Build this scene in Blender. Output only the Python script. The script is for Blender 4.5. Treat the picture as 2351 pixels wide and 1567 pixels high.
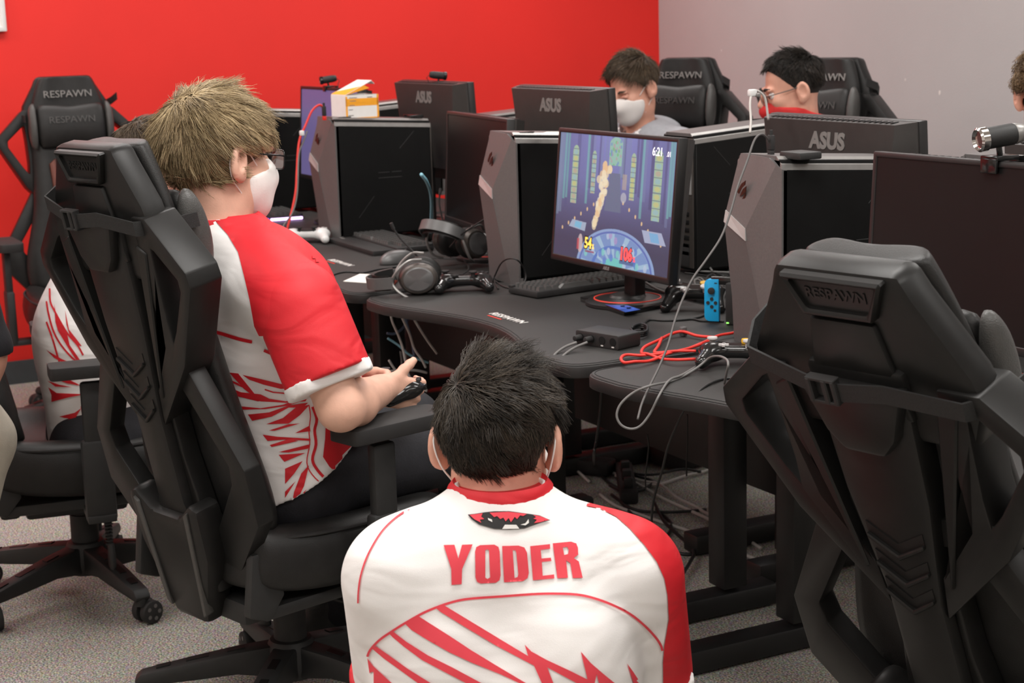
import bpy, bmesh, math, random
import numpy as np
from mathutils import Vector, Matrix
from mathutils.bvhtree import BVHTree
from mathutils.geometry import delaunay_2d_cdt

for o in list(bpy.data.objects): bpy.data.objects.remove(o)
SC = bpy.context.scene
COL = SC.collection
PI = math.pi
random.seed(5)
RNG = np.random.default_rng(5)

# ------------------------------------------------------------------ camera, world, lights, exposure
FPX, PITCH, ROLL, HC = 3800.0, .1895, .0285, 1.465      # focal length in pixels of the 2351x1567 frame
PSI = 1.0926                                            # the room is turned against the view direction
RIGHT0 = Vector((math.cos(PSI), math.sin(PSI), 0)); FWD0 = Vector((-math.sin(PSI), math.cos(PSI), 0))
CF = FWD0*math.cos(PITCH) + Vector((0, 0, -math.sin(PITCH)))
UP0 = RIGHT0.cross(CF)
CR = RIGHT0*math.cos(ROLL) - UP0*math.sin(ROLL)
CU = RIGHT0*math.sin(ROLL) + UP0*math.cos(ROLL)
CAM = Vector((0, 0, HC))
cd = bpy.data.cameras.new('camera'); cam = bpy.data.objects.new('camera', cd); COL.objects.link(cam)
cd.sensor_width = 22.3; cd.lens = 22.3*FPX/2351
cd.clip_start = .05; cd.clip_end = 60
cam.matrix_world = Matrix(((CR.x, CU.x, -CF.x, 0), (CR.y, CU.y, -CF.y, 0), (CR.z, CU.z, -CF.z, HC), (0, 0, 0, 1)))
cd.dof.use_dof = True; cd.dof.focus_distance = 2.95; cd.dof.aperture_fstop = 6.0
SC.camera = cam
SC.view_settings.view_transform = 'Standard'; SC.view_settings.look = 'None'
SC.view_settings.exposure = 0.0; SC.view_settings.gamma = 1.0; SC.view_settings.use_curve_mapping = False
W = bpy.data.worlds.new('world'); SC.world = W; W.use_nodes = True
W.node_tree.nodes['Background'].inputs[0].default_value = (1, .97, .93, 1)
W.node_tree.nodes['Background'].inputs[1].default_value = .12
def area(name, loc, sx, sy, power, col=(1, .97, .935), rot=(0, 0, 0)):
    l = bpy.data.lights.new(name, 'AREA'); l.shape = 'RECTANGLE'; l.size = sx; l.size_y = sy; l.energy = power; l.color = col
    o = bpy.data.objects.new(name, l); COL.objects.link(o); o.location = loc; o.rotation_euler = rot
    return o
CEIL = 2.75
for lx in (-6.2, -4.2, -2.2, -.2):
    for ly in (-.6, 1.4, 3.4):
        area('ceiling_lamp', (lx, ly, CEIL-.06), .6, 1.2, 42 if lx == -2.2 and ly == 1.4 else 24)

def ray(px, py):
    return CF + CR*((px-1175.5)/FPX) - CU*((py-783.5)/FPX)
def at_z(px, py, z):
    d = ray(px, py); return CAM + d*((z-HC)/d.z)
def at_X(px, py, X):
    d = ray(px, py); return CAM + d*(X/d.x)
def at_Y(px, py, Y):
    d = ray(px, py); return CAM + d*(Y/d.y)
def at_d(px, py, dep):
    return CAM + ray(px, py)*dep

# ------------------------------------------------------------------ materials
def mat(name, col, rough=.5, metal=0., var=.06, scale=40., bump=0., bscale=200., emit=None, estr=1., spec=.5, alpha=None, trans=0., sheen=0., fold=0.):
    m = bpy.data.materials.new(name); m.use_nodes = True
    nt = m.node_tree; b = nt.nodes['Principled BSDF']
    b.inputs['Roughness'].default_value = rough; b.inputs['Metallic'].default_value = metal
    b.inputs['Specular IOR Level'].default_value = spec
    if trans: b.inputs['Transmission Weight'].default_value = trans
    if sheen: b.inputs['Sheen Weight'].default_value = sheen
    tc = nt.nodes.new('ShaderNodeTexCoord')
    n = nt.nodes.new('ShaderNodeTexNoise'); n.inputs['Scale'].default_value = scale; n.inputs['Detail'].default_value = 3
    nt.links.new(tc.outputs['Object'], n.inputs['Vector'])
    r = nt.nodes.new('ShaderNodeValToRGB')
    c = np.array(col[:3]); lo = np.clip(c*(1-var), 0, 1); hi = np.clip(c*(1+var), 0, 1)
    r.color_ramp.elements[0].position = .3; r.color_ramp.elements[1].position = .7
    r.color_ramp.elements[0].color = (*lo, 1); r.color_ramp.elements[1].color = (*hi, 1)
    nt.links.new(n.outputs['Fac'], r.inputs['Fac']); nt.links.new(r.outputs['Color'], b.inputs['Base Color'])
    if bump:
        n2 = nt.nodes.new('ShaderNodeTexNoise'); n2.inputs['Scale'].default_value = bscale; n2.inputs['Detail'].default_value = 2
        nt.links.new(tc.outputs['Object'], n2.inputs['Vector'])
        bp = nt.nodes.new('ShaderNodeBump'); bp.inputs['Strength'].default_value = bump; bp.inputs['Distance'].default_value = .004
        nt.links.new(n2.outputs['Fac'], bp.inputs['Height']); nt.links.new(bp.outputs['Normal'], b.inputs['Normal'])
    if fold:
        w = nt.nodes.new('ShaderNodeTexNoise'); w.inputs['Scale'].default_value = fold; w.inputs['Detail'].default_value = 1.5; w.inputs['Distortion'].default_value = 1.2
        mp = nt.nodes.new('ShaderNodeMapping'); mp.inputs['Scale'].default_value = (1, 1, 2.6); mp.inputs['Rotation'].default_value = (.5, .4, .3)
        nt.links.new(tc.outputs['Object'], mp.inputs['Vector']); nt.links.new(mp.outputs['Vector'], w.inputs['Vector'])
        b2 = nt.nodes.new('ShaderNodeBump'); b2.inputs['Strength'].default_value = .3; b2.inputs['Distance'].default_value = .03
        nt.links.new(w.outputs['Fac'], b2.inputs['Height'])
        if bump: nt.links.new(bp.outputs['Normal'], b2.inputs['Normal'])
        nt.links.new(b2.outputs['Normal'], b.inputs['Normal'])
    if emit:
        b.inputs['Emission Color'].default_value = (*emit, 1); b.inputs['Emission Strength'].default_value = estr
    return m
M = {}
def mk(name, *a, **k): M[name] = mat(name, *a, **k); return M[name]
mk('plastic_black', (.018, .018, .018), .55, var=.1, bump=.15, bscale=900)
mk('chair_plastic', (.012, .0117, .0113), .38, var=.1, bump=.08, bscale=1200, spec=.28)
mk('chair_leather', (.017, .0165, .016), .42, var=.12, bump=.15, bscale=500, spec=.3)
mk('chair_leather_grey', (.06, .058, .055), .4, var=.1, bump=.2, bscale=500)
mk('chair_fabric', (.012, .012, .012), .8, var=.2, bump=.3, bscale=900)
mk('webbing', (.012, .012, .012), .7, var=.25, scale=300, bump=.4, bscale=900)
mk('gloss_black', (.012, .012, .012), .15, var=.05)
mk('soft_black', (.016, .015, .015), .7, var=.15)
mk('shiny_grey', (.13, .13, .13), .4, metal=.3)
mk('chrome', (.7, .68, .66), .15, metal=1.)
mk('silver', (.30, .29, .28), .4, metal=.6)
mk('gunmetal', (.10, .088, .08), .4, metal=.6)
mk('dark_steel', (.012, .012, .012), .45, var=.1)
mk('desk_top', (.020, .019, .018), .6, var=.12, scale=300, bump=.35, bscale=700)
mk('desk_edge', (.016, .015, .015), .5, var=.1)
mk('stitch', (.008, .008, .008), .8)
mk('white_print', (.75, .73, .7), .5)
mk('grey_print', (.22, .21, .2), .45)
mk('dim_print', (.07, .068, .066), .45)
mk('red_print', (.75, .05, .03), .5)
mk('tower_grey', (.15, .142, .14), .42, metal=.35, var=.05, scale=200, bump=.08, bscale=800)
mk('tower_light', (.5, .49, .48), .35, metal=.4)
mk('tower_side', (.005, .005, .005), .5, var=.1, spec=.2)
mk('tower_line', (.05, .05, .05), .4)
mk('logo_red', (.10, .028, .018), .35, metal=.5)
mk('monitor_black', (.012, .011, .011), .4, var=.08)
mk('monitor_back', (.040, .036, .034), .45, var=.06, bump=.1, bscale=800)
mk('screen_off', (.006, .006, .006), .35, var=.05, spec=.28)
mk('port_red', (.7, .03, .02), .4)
mk('port_dark', (.003, .003, .003), .5)
mk('white_plastic', (.75, .75, .74), .4, var=.03)
mk('blue_plastic', (.01, .38, .75), .42, var=.03)
mk('cable_black', (.014, .014, .014), .5)
mk('cable_grey', (.15, .145, .14), .5)
mk('cable_dim', (.085, .08, .078), .5)
mk('cable_pale', (.60, .57, .54), .5)
mk('cable_red', (.72, .03, .02), .5)
mk('cable_blue', (.25, .52, .62), .5)
mk('cable_navy', (.10, .14, .22), .5)
mk('paper', (.85, .84, .78), .7, var=.02)
mk('orange_card', (.95, .40, .02), .6, var=.03)
mk('white_card', (.85, .83, .80), .65, var=.02)
mk('card_inside', (.45, .36, .26), .8)
mk('leather_red', (.35, .045, .025), .45, var=.2, scale=90, bump=.3)
mk('skin', (.72, .42, .31), .5, var=.08, scale=30, bump=.1, bscale=300)
mk('skin_pink', (.70, .33, .25), .5, var=.1, scale=30, bump=.1, bscale=300)
mk('cloth_white', (.88, .855, .84), .75, var=.02, scale=8, bump=.12, bscale=900, fold=5.)
mk('cloth_red', (.66, .012, .022), .6, var=.05, scale=10, bump=.12, bscale=900, fold=6.)
mk('print_red', (.78, .055, .08), .7, var=.03)
mk('cloth_navy', (.012, .012, .016), .8, var=.2, bump=.2)
mk('cloth_cream', (.52, .48, .40), .8, var=.06, bump=.25, bscale=400)
mk('cloth_hoodie', (.36, .37, .40), .8, var=.06, scale=60, bump=.2, bscale=500, fold=6.)
mk('mask_white', (.84, .80, .77), .7, var=.02, bump=.1)
mk('gaiter_red', (.62, .02, .02), .7, var=.08, bump=.2)
mk('eye_white', (.75, .72, .70), .2, var=.02)
mk('eye_dark', (.03, .02, .015), .15)
mk('lens', (.9, .9, .9), .02, trans=1., var=0.)
mk('shoe_black', (.015, .015, .015), .5, bump=.3)
mk('shoe_sole', (.65, .6, .5), .6)
mk('sock', (.6, .55, .52), .8)
mk('green_button', (.02, .35, .28), .35)
mk('yellow_button', (.8, .45, .02), .35)
mk('red_button', (.6, .03, .03), .35)
mk('pale_button', (.55, .53, .52), .35)
mk('led_purple', (.3, .05, .7), .4, emit=(.45, .12, 1.), estr=4.)
mk('led_white', (.7, .6, .9), .4, emit=(.75, .48, 1.), estr=4.)
mk('led_green', (.2, .8, .1), .4, emit=(.3, 1., .15), estr=1.5)
mk('led_red', (.8, .02, .02), .4, emit=(1., .05, .03), estr=1.2)
mk('screen_purple', (.02, .02, .04), .4, emit=(.11, .09, .22), estr=1.)

def wall_mat(name, col, var=.03):
    m = mat(name, col, .6, var=var, scale=2.5, bump=.12, bscale=160); return m
mk_red = wall_mat('paint_red', (.78, .020, .013)); mk_grey = wall_mat('paint_grey', (.46, .455, .455)); mk_white = wall_mat('paint_white', (.72, .70, .66))

def carpet():
    m = bpy.data.materials.new('carpet'); m.use_nodes = True; nt = m.node_tree; b = nt.nodes['Principled BSDF']
    b.inputs['Roughness'].default_value = .95; b.inputs['Specular IOR Level'].default_value = .1
    tc = nt.nodes.new('ShaderNodeTexCoord')
    v = nt.nodes.new('ShaderNodeTexNoise'); v.inputs['Scale'].default_value = 210; v.inputs['Detail'].default_value = 2
    w = nt.nodes.new('ShaderNodeTexVoronoi'); w.inputs['Scale'].default_value = 190
    l = nt.nodes.new('ShaderNodeTexNoise'); l.inputs['Scale'].default_value = 1.3
    for n in (v, w, l): nt.links.new(tc.outputs['Object'], n.inputs['Vector'])
    r = nt.nodes.new('ShaderNodeValToRGB'); e = r.color_ramp.elements
    e[0].position = .30; e[0].color = (.09, .08, .07, 1); e[1].position = .72; e[1].color = (.72, .67, .60, 1)
    x = e.new(.48); x.color = (.32, .295, .265, 1); x = e.new(.58); x.color = (.46, .43, .385, 1)
    nt.links.new(v.outputs['Fac'], r.inputs['Fac'])
    hs = nt.nodes.new('ShaderNodeMix'); hs.data_type = 'RGBA'; hs.blend_type = 'OVERLAY'; hs.inputs['Factor'].default_value = .22
    nt.links.new(r.outputs['Color'], hs.inputs['A']); nt.links.new(w.outputs['Color'], hs.inputs['B'])
    nt.links.new(hs.outputs['Result'], b.inputs['Base Color'])
    bp = nt.nodes.new('ShaderNodeBump'); bp.inputs['Strength'].default_value = .7; bp.inputs['Distance'].default_value = .006
    nt.links.new(v.outputs['Fac'], bp.inputs['Height']); nt.links.new(bp.outputs['Normal'], b.inputs['Normal'])
    return m
M['carpet'] = carpet()

# ------------------------------------------------------------------ mesh helpers
def tag(o, label=None, cat=None, group=None, kind=None):
    if label: o['label'] = label
    if cat: o['category'] = cat
    if group: o['group'] = group
    if kind: o['kind'] = kind
    return o
def empty(name, loc=(0, 0, 0), rz=0., label=None, cat=None, group=None):
    o = bpy.data.objects.new(name, None); COL.objects.link(o); o.empty_display_size = .1
    o.location = loc; o.rotation_euler = (0, 0, rz); return tag(o, label, cat, group)
def finish(name, bm, m, parent=None, smooth=35., loc=None):
    me = bpy.data.meshes.new(name)
    bmesh.ops.recalc_face_normals(bm, faces=bm.faces)
    bm.to_mesh(me); bm.free()
    return link(name, me, m, parent, smooth, loc)
def link(name, me, m, parent=None, smooth=35., loc=None):
    if m is not None: me.materials.append(M[m] if isinstance(m, str) else m)
    if smooth:
        me.shade_smooth()
        if smooth < 170: me.set_sharp_from_angle(angle=math.radians(smooth))
    o = bpy.data.objects.new(name, me); COL.objects.link(o)
    if parent is not None: o.parent = parent
    if loc is not None: o.location = loc
    return o
def BM(): return bmesh.new()
def _join(dst, src, mtx=None):
    if mtx is not None: bmesh.ops.transform(src, matrix=mtx, verts=src.verts)
    vm = [dst.verts.new(v.co) for v in src.verts]
    src.verts.index_update()
    for f in src.faces:
        try: dst.faces.new([vm[v.index] for v in f.verts])
        except ValueError: pass
    src.free()
def _bev(bm, w, seg=2, ang=25):
    if w <= 0: return
    bm.normal_update()
    es = [e for e in bm.edges if len(e.link_faces) == 2 and e.calc_face_angle(0) > math.radians(ang)]
    bmesh.ops.bevel(bm, geom=es, offset=w, segments=seg, profile=.5, affect='EDGES', clamp_overlap=True)
def box(bm, c, s, bev=0., mtx=None, seg=2):
    t = BM(); bmesh.ops.create_cube(t, size=1)
    bmesh.ops.scale(t, vec=s, verts=t.verts); bmesh.ops.translate(t, vec=c, verts=t.verts)
    _bev(t, bev, seg); _join(bm, t, mtx)
def prism(bm, poly, t0, t1, fn, bev=0., holes=None, seg=2):
    """poly: 2-D outline; fn(a,b,t)->3-D; extruded from t0 to t1; holes: one inner outline of the same count."""
    t = BM()
    a = [t.verts.new(fn(p[0], p[1], t0)) for p in poly]; b = [t.verts.new(fn(p[0], p[1], t1)) for p in poly]
    n = len(poly)
    if holes is None:
        t.faces.new(a); t.faces.new(b[::-1])
    else:
        ha = [t.verts.new(fn(p[0], p[1], t0)) for p in holes]; hb = [t.verts.new(fn(p[0], p[1], t1)) for p in holes]
        for i in range(n):
            j = (i+1) % n
            t.faces.new((a[i], a[j], ha[j], ha[i])); t.faces.new((b[j], b[i], hb[i], hb[j])); t.faces.new((ha[i], ha[j], hb[j], hb[i]))
    for i in range(n):
        j = (i+1) % n; t.faces.new((a[j], a[i], b[i], b[j]))
    bmesh.ops.recalc_face_normals(t, faces=t.faces)
    _bev(t, bev, seg, 30); _join(bm, t)
def XY(z=0.): return lambda a, b, t: (a, b, t)
def XZ(): return lambda a, b, t: (a, t, b)
def YZ(): return lambda a, b, t: (t, a, b)
def cyl(bm, p0, p1, r0, r1=None, n=16, bev=0.):
    r1 = r0 if r1 is None else r1
    p0 = Vector(p0); p1 = Vector(p1); d = p1-p0
    t = BM(); bmesh.ops.create_cone(t, cap_ends=True, segments=n, radius1=r0, radius2=r1, depth=d.length)
    _bev(t, bev, 2, 40)
    q = Vector((0, 0, 1)).rotation_difference(d.normalized())
    _join(bm, t, Matrix.Translation((p0+p1)/2) @ q.to_matrix().to_4x4())
def ball(bm, c, r, n=14, mtx=None):
    t = BM(); bmesh.ops.create_uvsphere(t, u_segments=n, v_segments=max(6, n*2//3), radius=1)
    r = (r, r, r) if not hasattr(r, '__len__') else r
    bmesh.ops.scale(t, vec=r, verts=t.verts)
    if mtx is not None: bmesh.ops.transform(t, matrix=mtx, verts=t.verts)
    bmesh.ops.translate(t, vec=c, verts=t.verts); _join(bm, t)
def lathe(bm, prof, n=20, mtx=None):
    t = BM(); rings = []
    for r, z in prof: rings.append([t.verts.new((max(r, 1e-5)*math.cos(2*PI*i/n), max(r, 1e-5)*math.sin(2*PI*i/n), z)) for i in range(n)])
    for a, b in zip(rings, rings[1:]):
        for i in range(n): t.faces.new((a[i], a[(i+1) % n], b[(i+1) % n], b[i]))
    t.faces.new(rings[0][::-1]); t.faces.new(rings[-1])
    _join(bm, t, mtx)
def spline(pts, sub=8):
    P = [Vector(p) for p in pts]
    if len(P) < 3: return P
    Q = [P[0]*2-P[1]] + P + [P[-1]*2-P[-2]]; out = []
    for i in range(1, len(Q)-2):
        a, b, c, d = Q[i-1:i+3]
        for k in range(sub):
            t = k/sub
            out.append(.5*((2*b)+(c-a)*t+(2*a-5*b+4*c-d)*t*t+(3*b-a-3*c+d)*t**3))
    out.append(P[-1]); return out
def tube(bm, pts, r, n=7, closed=False):
    P = [Vector(p) for p in pts]; rs = r if hasattr(r, '__len__') else [r]*len(P)
    rings = []; prev = None
    for i, p in enumerate(P):
        a = P[i-1] if i else (P[-1] if closed else P[0]); b = P[i+1] if i+1 < len(P) else (P[0] if closed else P[-1])
        d = b-a
        d = d.normalized() if d.length > 1e-9 else Vector((0, 0, 1))
        if prev is None: prev = d.orthogonal().normalized()
        u = (prev-d*prev.dot(d))
        u = u.normalized() if u.length > 1e-6 else d.orthogonal().normalized()
        prev = u; v = d.cross(u)
        rings.append([bm.verts.new(p+(u*math.cos(2*PI*k/n)+v*math.sin(2*PI*k/n))*rs[i]) for k in range(n)])
    pr = list(zip(rings, rings[1:])) + ([(rings[-1], rings[0])] if closed else [])
    for a, b in pr:
        for k in range(n): bm.faces.new((a[k], a[(k+1) % n], b[(k+1) % n], b[k]))
    if not closed: bm.faces.new(rings[0][::-1]); bm.faces.new(rings[-1])
def loft(bm, secs, cap=True):
    R = [[bm.verts.new(p) for p in s] for s in secs]; n = len(R[0])
    for a, b in zip(R, R[1:]):
        for k in range(n): bm.faces.new((a[k], a[(k+1) % n], b[(k+1) % n], b[k]))
    if cap: bm.faces.new(R[0][::-1]); bm.faces.new(R[-1])
def subsurf(o, lv=2):
    md = o.modifiers.new('subdivision', 'SUBSURF'); md.levels = lv; md.render_levels = lv; return o
def text(name, s, size, depth, mtx, m, parent=None, shear=0., sx=1., bold=0.):
    cu = bpy.data.curves.new(name, 'FONT'); cu.body = s; cu.size = size; cu.extrude = depth; cu.align_x = 'CENTER'; cu.align_y = 'CENTER'
    cu.shear = shear; cu.offset = bold; cu.resolution_u = 3
    o = bpy.data.objects.new(name, cu); COL.objects.link(o)
    dg = bpy.context.evaluated_depsgraph_get()
    me = bpy.data.meshes.new_from_object(o.evaluated_get(dg)); bpy.data.objects.remove(o); bpy.data.curves.remove(cu)
    me.name = name; me.materials.clear()
    me.transform(mtx @ Matrix.Diagonal((sx, 1, 1, 1)))
    return link(name, me, m, parent, 0)
def copy_tree(o, parent=None):
    c = o.copy(); COL.objects.link(c); c.parent = parent
    for ch in list(o.children): copy_tree(ch, c)
    return c
def frame(o, x, y, z):
    x, y, z = Vector(x), Vector(y), Vector(z); o = Vector(o)
    return Matrix(((x.x, y.x, z.x, o.x), (x.y, y.y, z.y, o.y), (x.z, y.z, z.z, o.z), (0, 0, 0, 1)))

# ------------------------------------------------------------------ signed-distance modelling for soft shapes
class SDF:
    def __init__(s, lo, hi, h):
        s.h = h; s.lo = np.array(lo, np.float32); n = np.ceil((np.array(hi)-np.array(lo))/h).astype(int)+1
        s.n = n; s.f = np.full(tuple(n), .5, np.float32)
    def _sub(s, lo, hi, m):
        a = np.clip(np.floor((np.array(lo)-m-s.lo)/s.h).astype(int), 0, s.n); b = np.clip(np.ceil((np.array(hi)+m-s.lo)/s.h).astype(int)+1, 0, s.n)
        if (b <= a).any(): return None
        ax = [s.lo[i]+s.h*np.arange(a[i], b[i], dtype=np.float32) for i in range(3)]
        g = np.stack(np.meshgrid(*ax, indexing='ij'), -1)
        return tuple(slice(a[i], b[i]) for i in range(3)), g
    def _mix(s, sl, d, k, op):
        f = s.f[sl]
        if op == 'sub':
            d = -d; h = np.clip(.5-.5*(d-f)/max(k, 1e-6), 0, 1); s.f[sl] = f*h+d*(1-h)+k*h*(1-h)
        else:
            h = np.clip(.5+.5*(d-f)/max(k, 1e-6), 0, 1); s.f[sl] = d*(1-h)+f*h-k*h*(1-h)
    def cap(s, a, b, ra, rb=None, k=.02, flat=None, clip=(), op='add'):
        rb = ra if rb is None else rb; a = np.array(a, np.float32); b = np.array(b, np.float32); R = max(ra, rb)
        if flat is not None:
            fd = np.array(flat[0], np.float32); fd = fd/np.linalg.norm(fd); fac = flat[1]; R *= max(1, fac)
        r = s._sub(np.minimum(a, b)-R, np.maximum(a, b)+R, k+3*s.h)
        if r is None: return
        sl, g = r; q = g-a; ab = b-a
        if flat is not None:
            q = q+fd*((q@fd)*(1/fac-1))[..., None]; ab = ab+fd*((ab@fd)*(1/fac-1))
        t = np.clip((q@ab)/max(float(ab@ab), 1e-12), 0, 1)
        d = np.linalg.norm(q-t[..., None]*ab, axis=-1)-(ra+(rb-ra)*t)
        if flat is not None: d = d*min(1, fac)
        for n, p in clip:
            n = np.array(n, np.float32); n = n/np.linalg.norm(n); d = np.maximum(d, (g-np.array(p, np.float32))@n)
        s._mix(sl, d, k, op)
    def ell(s, c, r, R=None, k=.02, op='add', clip=()):
        c = np.array(c, np.float32); r = np.array(r if hasattr(r, '__len__') else (r, r, r), np.float32); rm = r.max()
        q = s._sub(c-rm, c+rm, k+3*s.h)
        if q is None: return
        sl, g = q; p = g-c
        if R is not None: p = p@np.array(R, np.float32)
        k0 = np.linalg.norm(p/r, axis=-1); k1 = np.linalg.norm(p/(r*r), axis=-1)
        d = k0*(k0-1)/np.maximum(k1, 1e-6)
        for n, pp in clip:
            n = np.array(n, np.float32); n = n/np.linalg.norm(n); d = np.maximum(d, (g-np.array(pp, np.float32))@n)
        s._mix(sl, d, k, op)
    def bx(s, c, hs, R=None, rad=.005, k=.01, op='add'):
        c = np.array(c, np.float32); hs = np.array(hs, np.float32); rm = np.linalg.norm(hs)
        q = s._sub(c-rm, c+rm, k+3*s.h)
        if q is None: return
        sl, g = q; p = g-c
        if R is not None: p = p@np.array(R, np.float32)
        e = np.abs(p)-(hs-rad)
        d = np.linalg.norm(np.maximum(e, 0), axis=-1)+np.minimum(e.max(-1), 0)-rad
        s._mix(sl, d, k, op)
    def points(s):
        ax = [s.lo[i]+s.h*np.arange(s.n[i], dtype=np.float32) for i in range(3)]
        return np.stack(np.meshgrid(*ax, indexing='ij'), -1)
    def mesh(s, name, smooth=1, off=(0, 0, 0)):
        F = s.f.copy(); F[0] = F[-1] = .5; F[:, 0] = F[:, -1] = .5; F[:, :, 0] = F[:, :, -1] = .5
        S = F < 0; n = F.shape
        cor = [(i, j, k) for i in (0, 1) for j in (0, 1) for k in (0, 1)]
        cut = lambda A, c: A[c[0]:n[0]-1+c[0], c[1]:n[1]-1+c[1], c[2]:n[2]-1+c[2]]
        cnt = sum(cut(S, c).astype(np.int8) for c in cor); act = (cnt > 0) & (cnt < 8)
        idx = np.argwhere(act); acc = np.zeros((len(idx), 3)); m = np.zeros(len(idx))
        for c in cor:
            for ax in range(3):
                if c[ax]: continue
                e = list(c); e[ax] = 1
                fa = F[tuple((idx+np.array(c)).T)]; fb = F[tuple((idx+np.array(e)).T)]
                w = (fa < 0) != (fb < 0); t = np.where(w, fa/np.where(w, fa-fb, 1), 0)
                p = np.array(c, float)+np.zeros((len(idx), 3)); p[:, ax] += t
                acc += p*w[:, None]; m += w
        V = (idx+acc/np.maximum(m, 1)[:, None])*s.h+s.lo
        mp = np.full(act.shape, -1, np.int64); mp[act] = np.arange(len(idx))
        Q = []
        for ax in range(3):
            a = [slice(1, -1)]*3; a[ax] = slice(0, -1); b = list(a); b[ax] = slice(1, None)
            A = S[tuple(a)]; B = S[tuple(b)]; df = np.argwhere(A != B)
            if not len(df): continue
            base = df+1; base[:, ax] -= 1
            u, v = [(1, 2), (2, 0), (0, 1)][ax]
            du = np.zeros(3, int); du[u] = 1; dv = np.zeros(3, int); dv[v] = 1
            q = np.stack([mp[tuple((base-du-dv).T)], mp[tuple((base-dv).T)], mp[tuple(base.T)], mp[tuple((base-du).T)]], 1)
            ins = S[tuple(base.T)]; q[~ins] = q[~ins][:, ::-1]; Q.append(q)
        Q = np.concatenate(Q); Q = Q[(Q >= 0).all(1)]
        for _ in range(smooth):
            acc = np.zeros_like(V); ct = np.zeros(len(V))
            for i in range(4):
                j = (i+1) % 4
                np.add.at(acc, Q[:, i], V[Q[:, j]]); np.add.at(acc, Q[:, j], V[Q[:, i]]); np.add.at(ct, Q[:, i], 1); np.add.at(ct, Q[:, j], 1)
            V = V*.5+.5*acc/np.maximum(ct, 1)[:, None]
        return V-np.array(off), Q
def np_mesh(name, V, Q):
    me = bpy.data.meshes.new(name); k = Q.shape[1]
    me.vertices.add(len(V)); me.vertices.foreach_set('co', np.asarray(V, np.float32).ravel())
    me.loops.add(Q.size); me.loops.foreach_set('vertex_index', Q.astype(np.int32).ravel())
    me.polygons.add(len(Q)); me.polygons.foreach_set('loop_start', np.arange(0, Q.size, k, dtype=np.int32))
    me.update(calc_edges=True); me.validate(); return me
def sdf_obj(name, S, m, parent, smooth=1, extra=()):
    off = parent.location if parent is not None else (0, 0, 0)
    V, Q = S.mesh(name, smooth, off)
    for E in extra:
        v, q = E.mesh(name, smooth, off); Q = np.concatenate([Q, q+len(V)]); V = np.concatenate([V, v])
    return link(name, np_mesh(name, V, Q), m, parent, 180)
# ------------------------------------------------------------------ room
XW, YW, YB, XE = -7.2, 4.62, -2.4, 2.2
def slab(name, lo, hi, m, kind='structure'):
    bm = BM(); lo = Vector(lo); hi = Vector(hi); box(bm, (lo+hi)/2, hi-lo); return tag(finish(name, bm, m, None, 0), kind=kind)
slab('floor', (XW-.1, YB-.1, -.1), (XE+.1, YW+.1, 0), M['carpet'])
slab('wall_left', (XW-.1, YB-.1, 0), (XW, YW, CEIL), mk_red)
slab('wall_back', (XW-.1, YW, 0), (XE+.1, YW+.1, CEIL), mk_grey)
slab('wall_right', (XE, YB-.1, 0), (XE+.1, YW, CEIL), mk_white)
slab('wall_front', (XW, YB-.1, 0), (XE, YB, CEIL), mk_white)
slab('ceiling', (XW-.1, YB-.1, CEIL), (XE+.1, YW+.1, CEIL+.1), mk_white)
mk('vinyl', (.055, .065, .07), .5)
for nm, a, b in (('baseboard_left', (XW, YB, 0), (XW+.012, YW, .1)), ('baseboard_back', (XW+.012, YW-.012, 0), (XE, YW, .1))):
    slab(nm, a, b, M['vinyl'])

# white board hung on the red wall, only its lower corner in view
pb = empty('wall_board', (XW+.015, .93, 1.62), 0, 'white framed board on the red wall at the top left corner of the picture', 'board')
bm = BM(); box(bm, (0, -.3, .35), (.012, .60, .70)); finish('board_face', bm, 'white_card', pb)
bm = BM()
prism(bm, [(-.62, 0), (0.02, 0), (0.02, .72), (-.62, .72)], -.012, .014, YZ(), .003, [(-.60, .02), (0, .02), (0, .70), (-.60, .70)])
finish('board_frame', bm, 'white_plastic', pb)
p0 = at_X(15, 72, XW+.015); pb.location = (XW+.016, p0.y-.02, p0.z)
for i, (px, py, sz) in enumerate(((2157, 213, .010), (2078, 183, .005), (1656, 116, .005), (1677, 200, .004))):
    p = at_Y(px, py, YW-.001); bm = BM()
    prism(bm, [(sz*.5*math.cos(a)*(1+.3*math.sin(3*a)), sz*math.sin(a)) for a in [k*PI/5 for k in range(10)]], 0, .002, XZ())
    tag(finish('paint_chip', bm, 'white_print', None, 0, p), 'white paint chip on the grey wall'+[' right of the second grey-wall chair', ', small, above the second grey-wall chair', ', small, left of the man with the red gaiter', ', smallest, beside the first grey-wall chair'][i], 'paint chip', 'paint chips on the grey wall')

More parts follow.
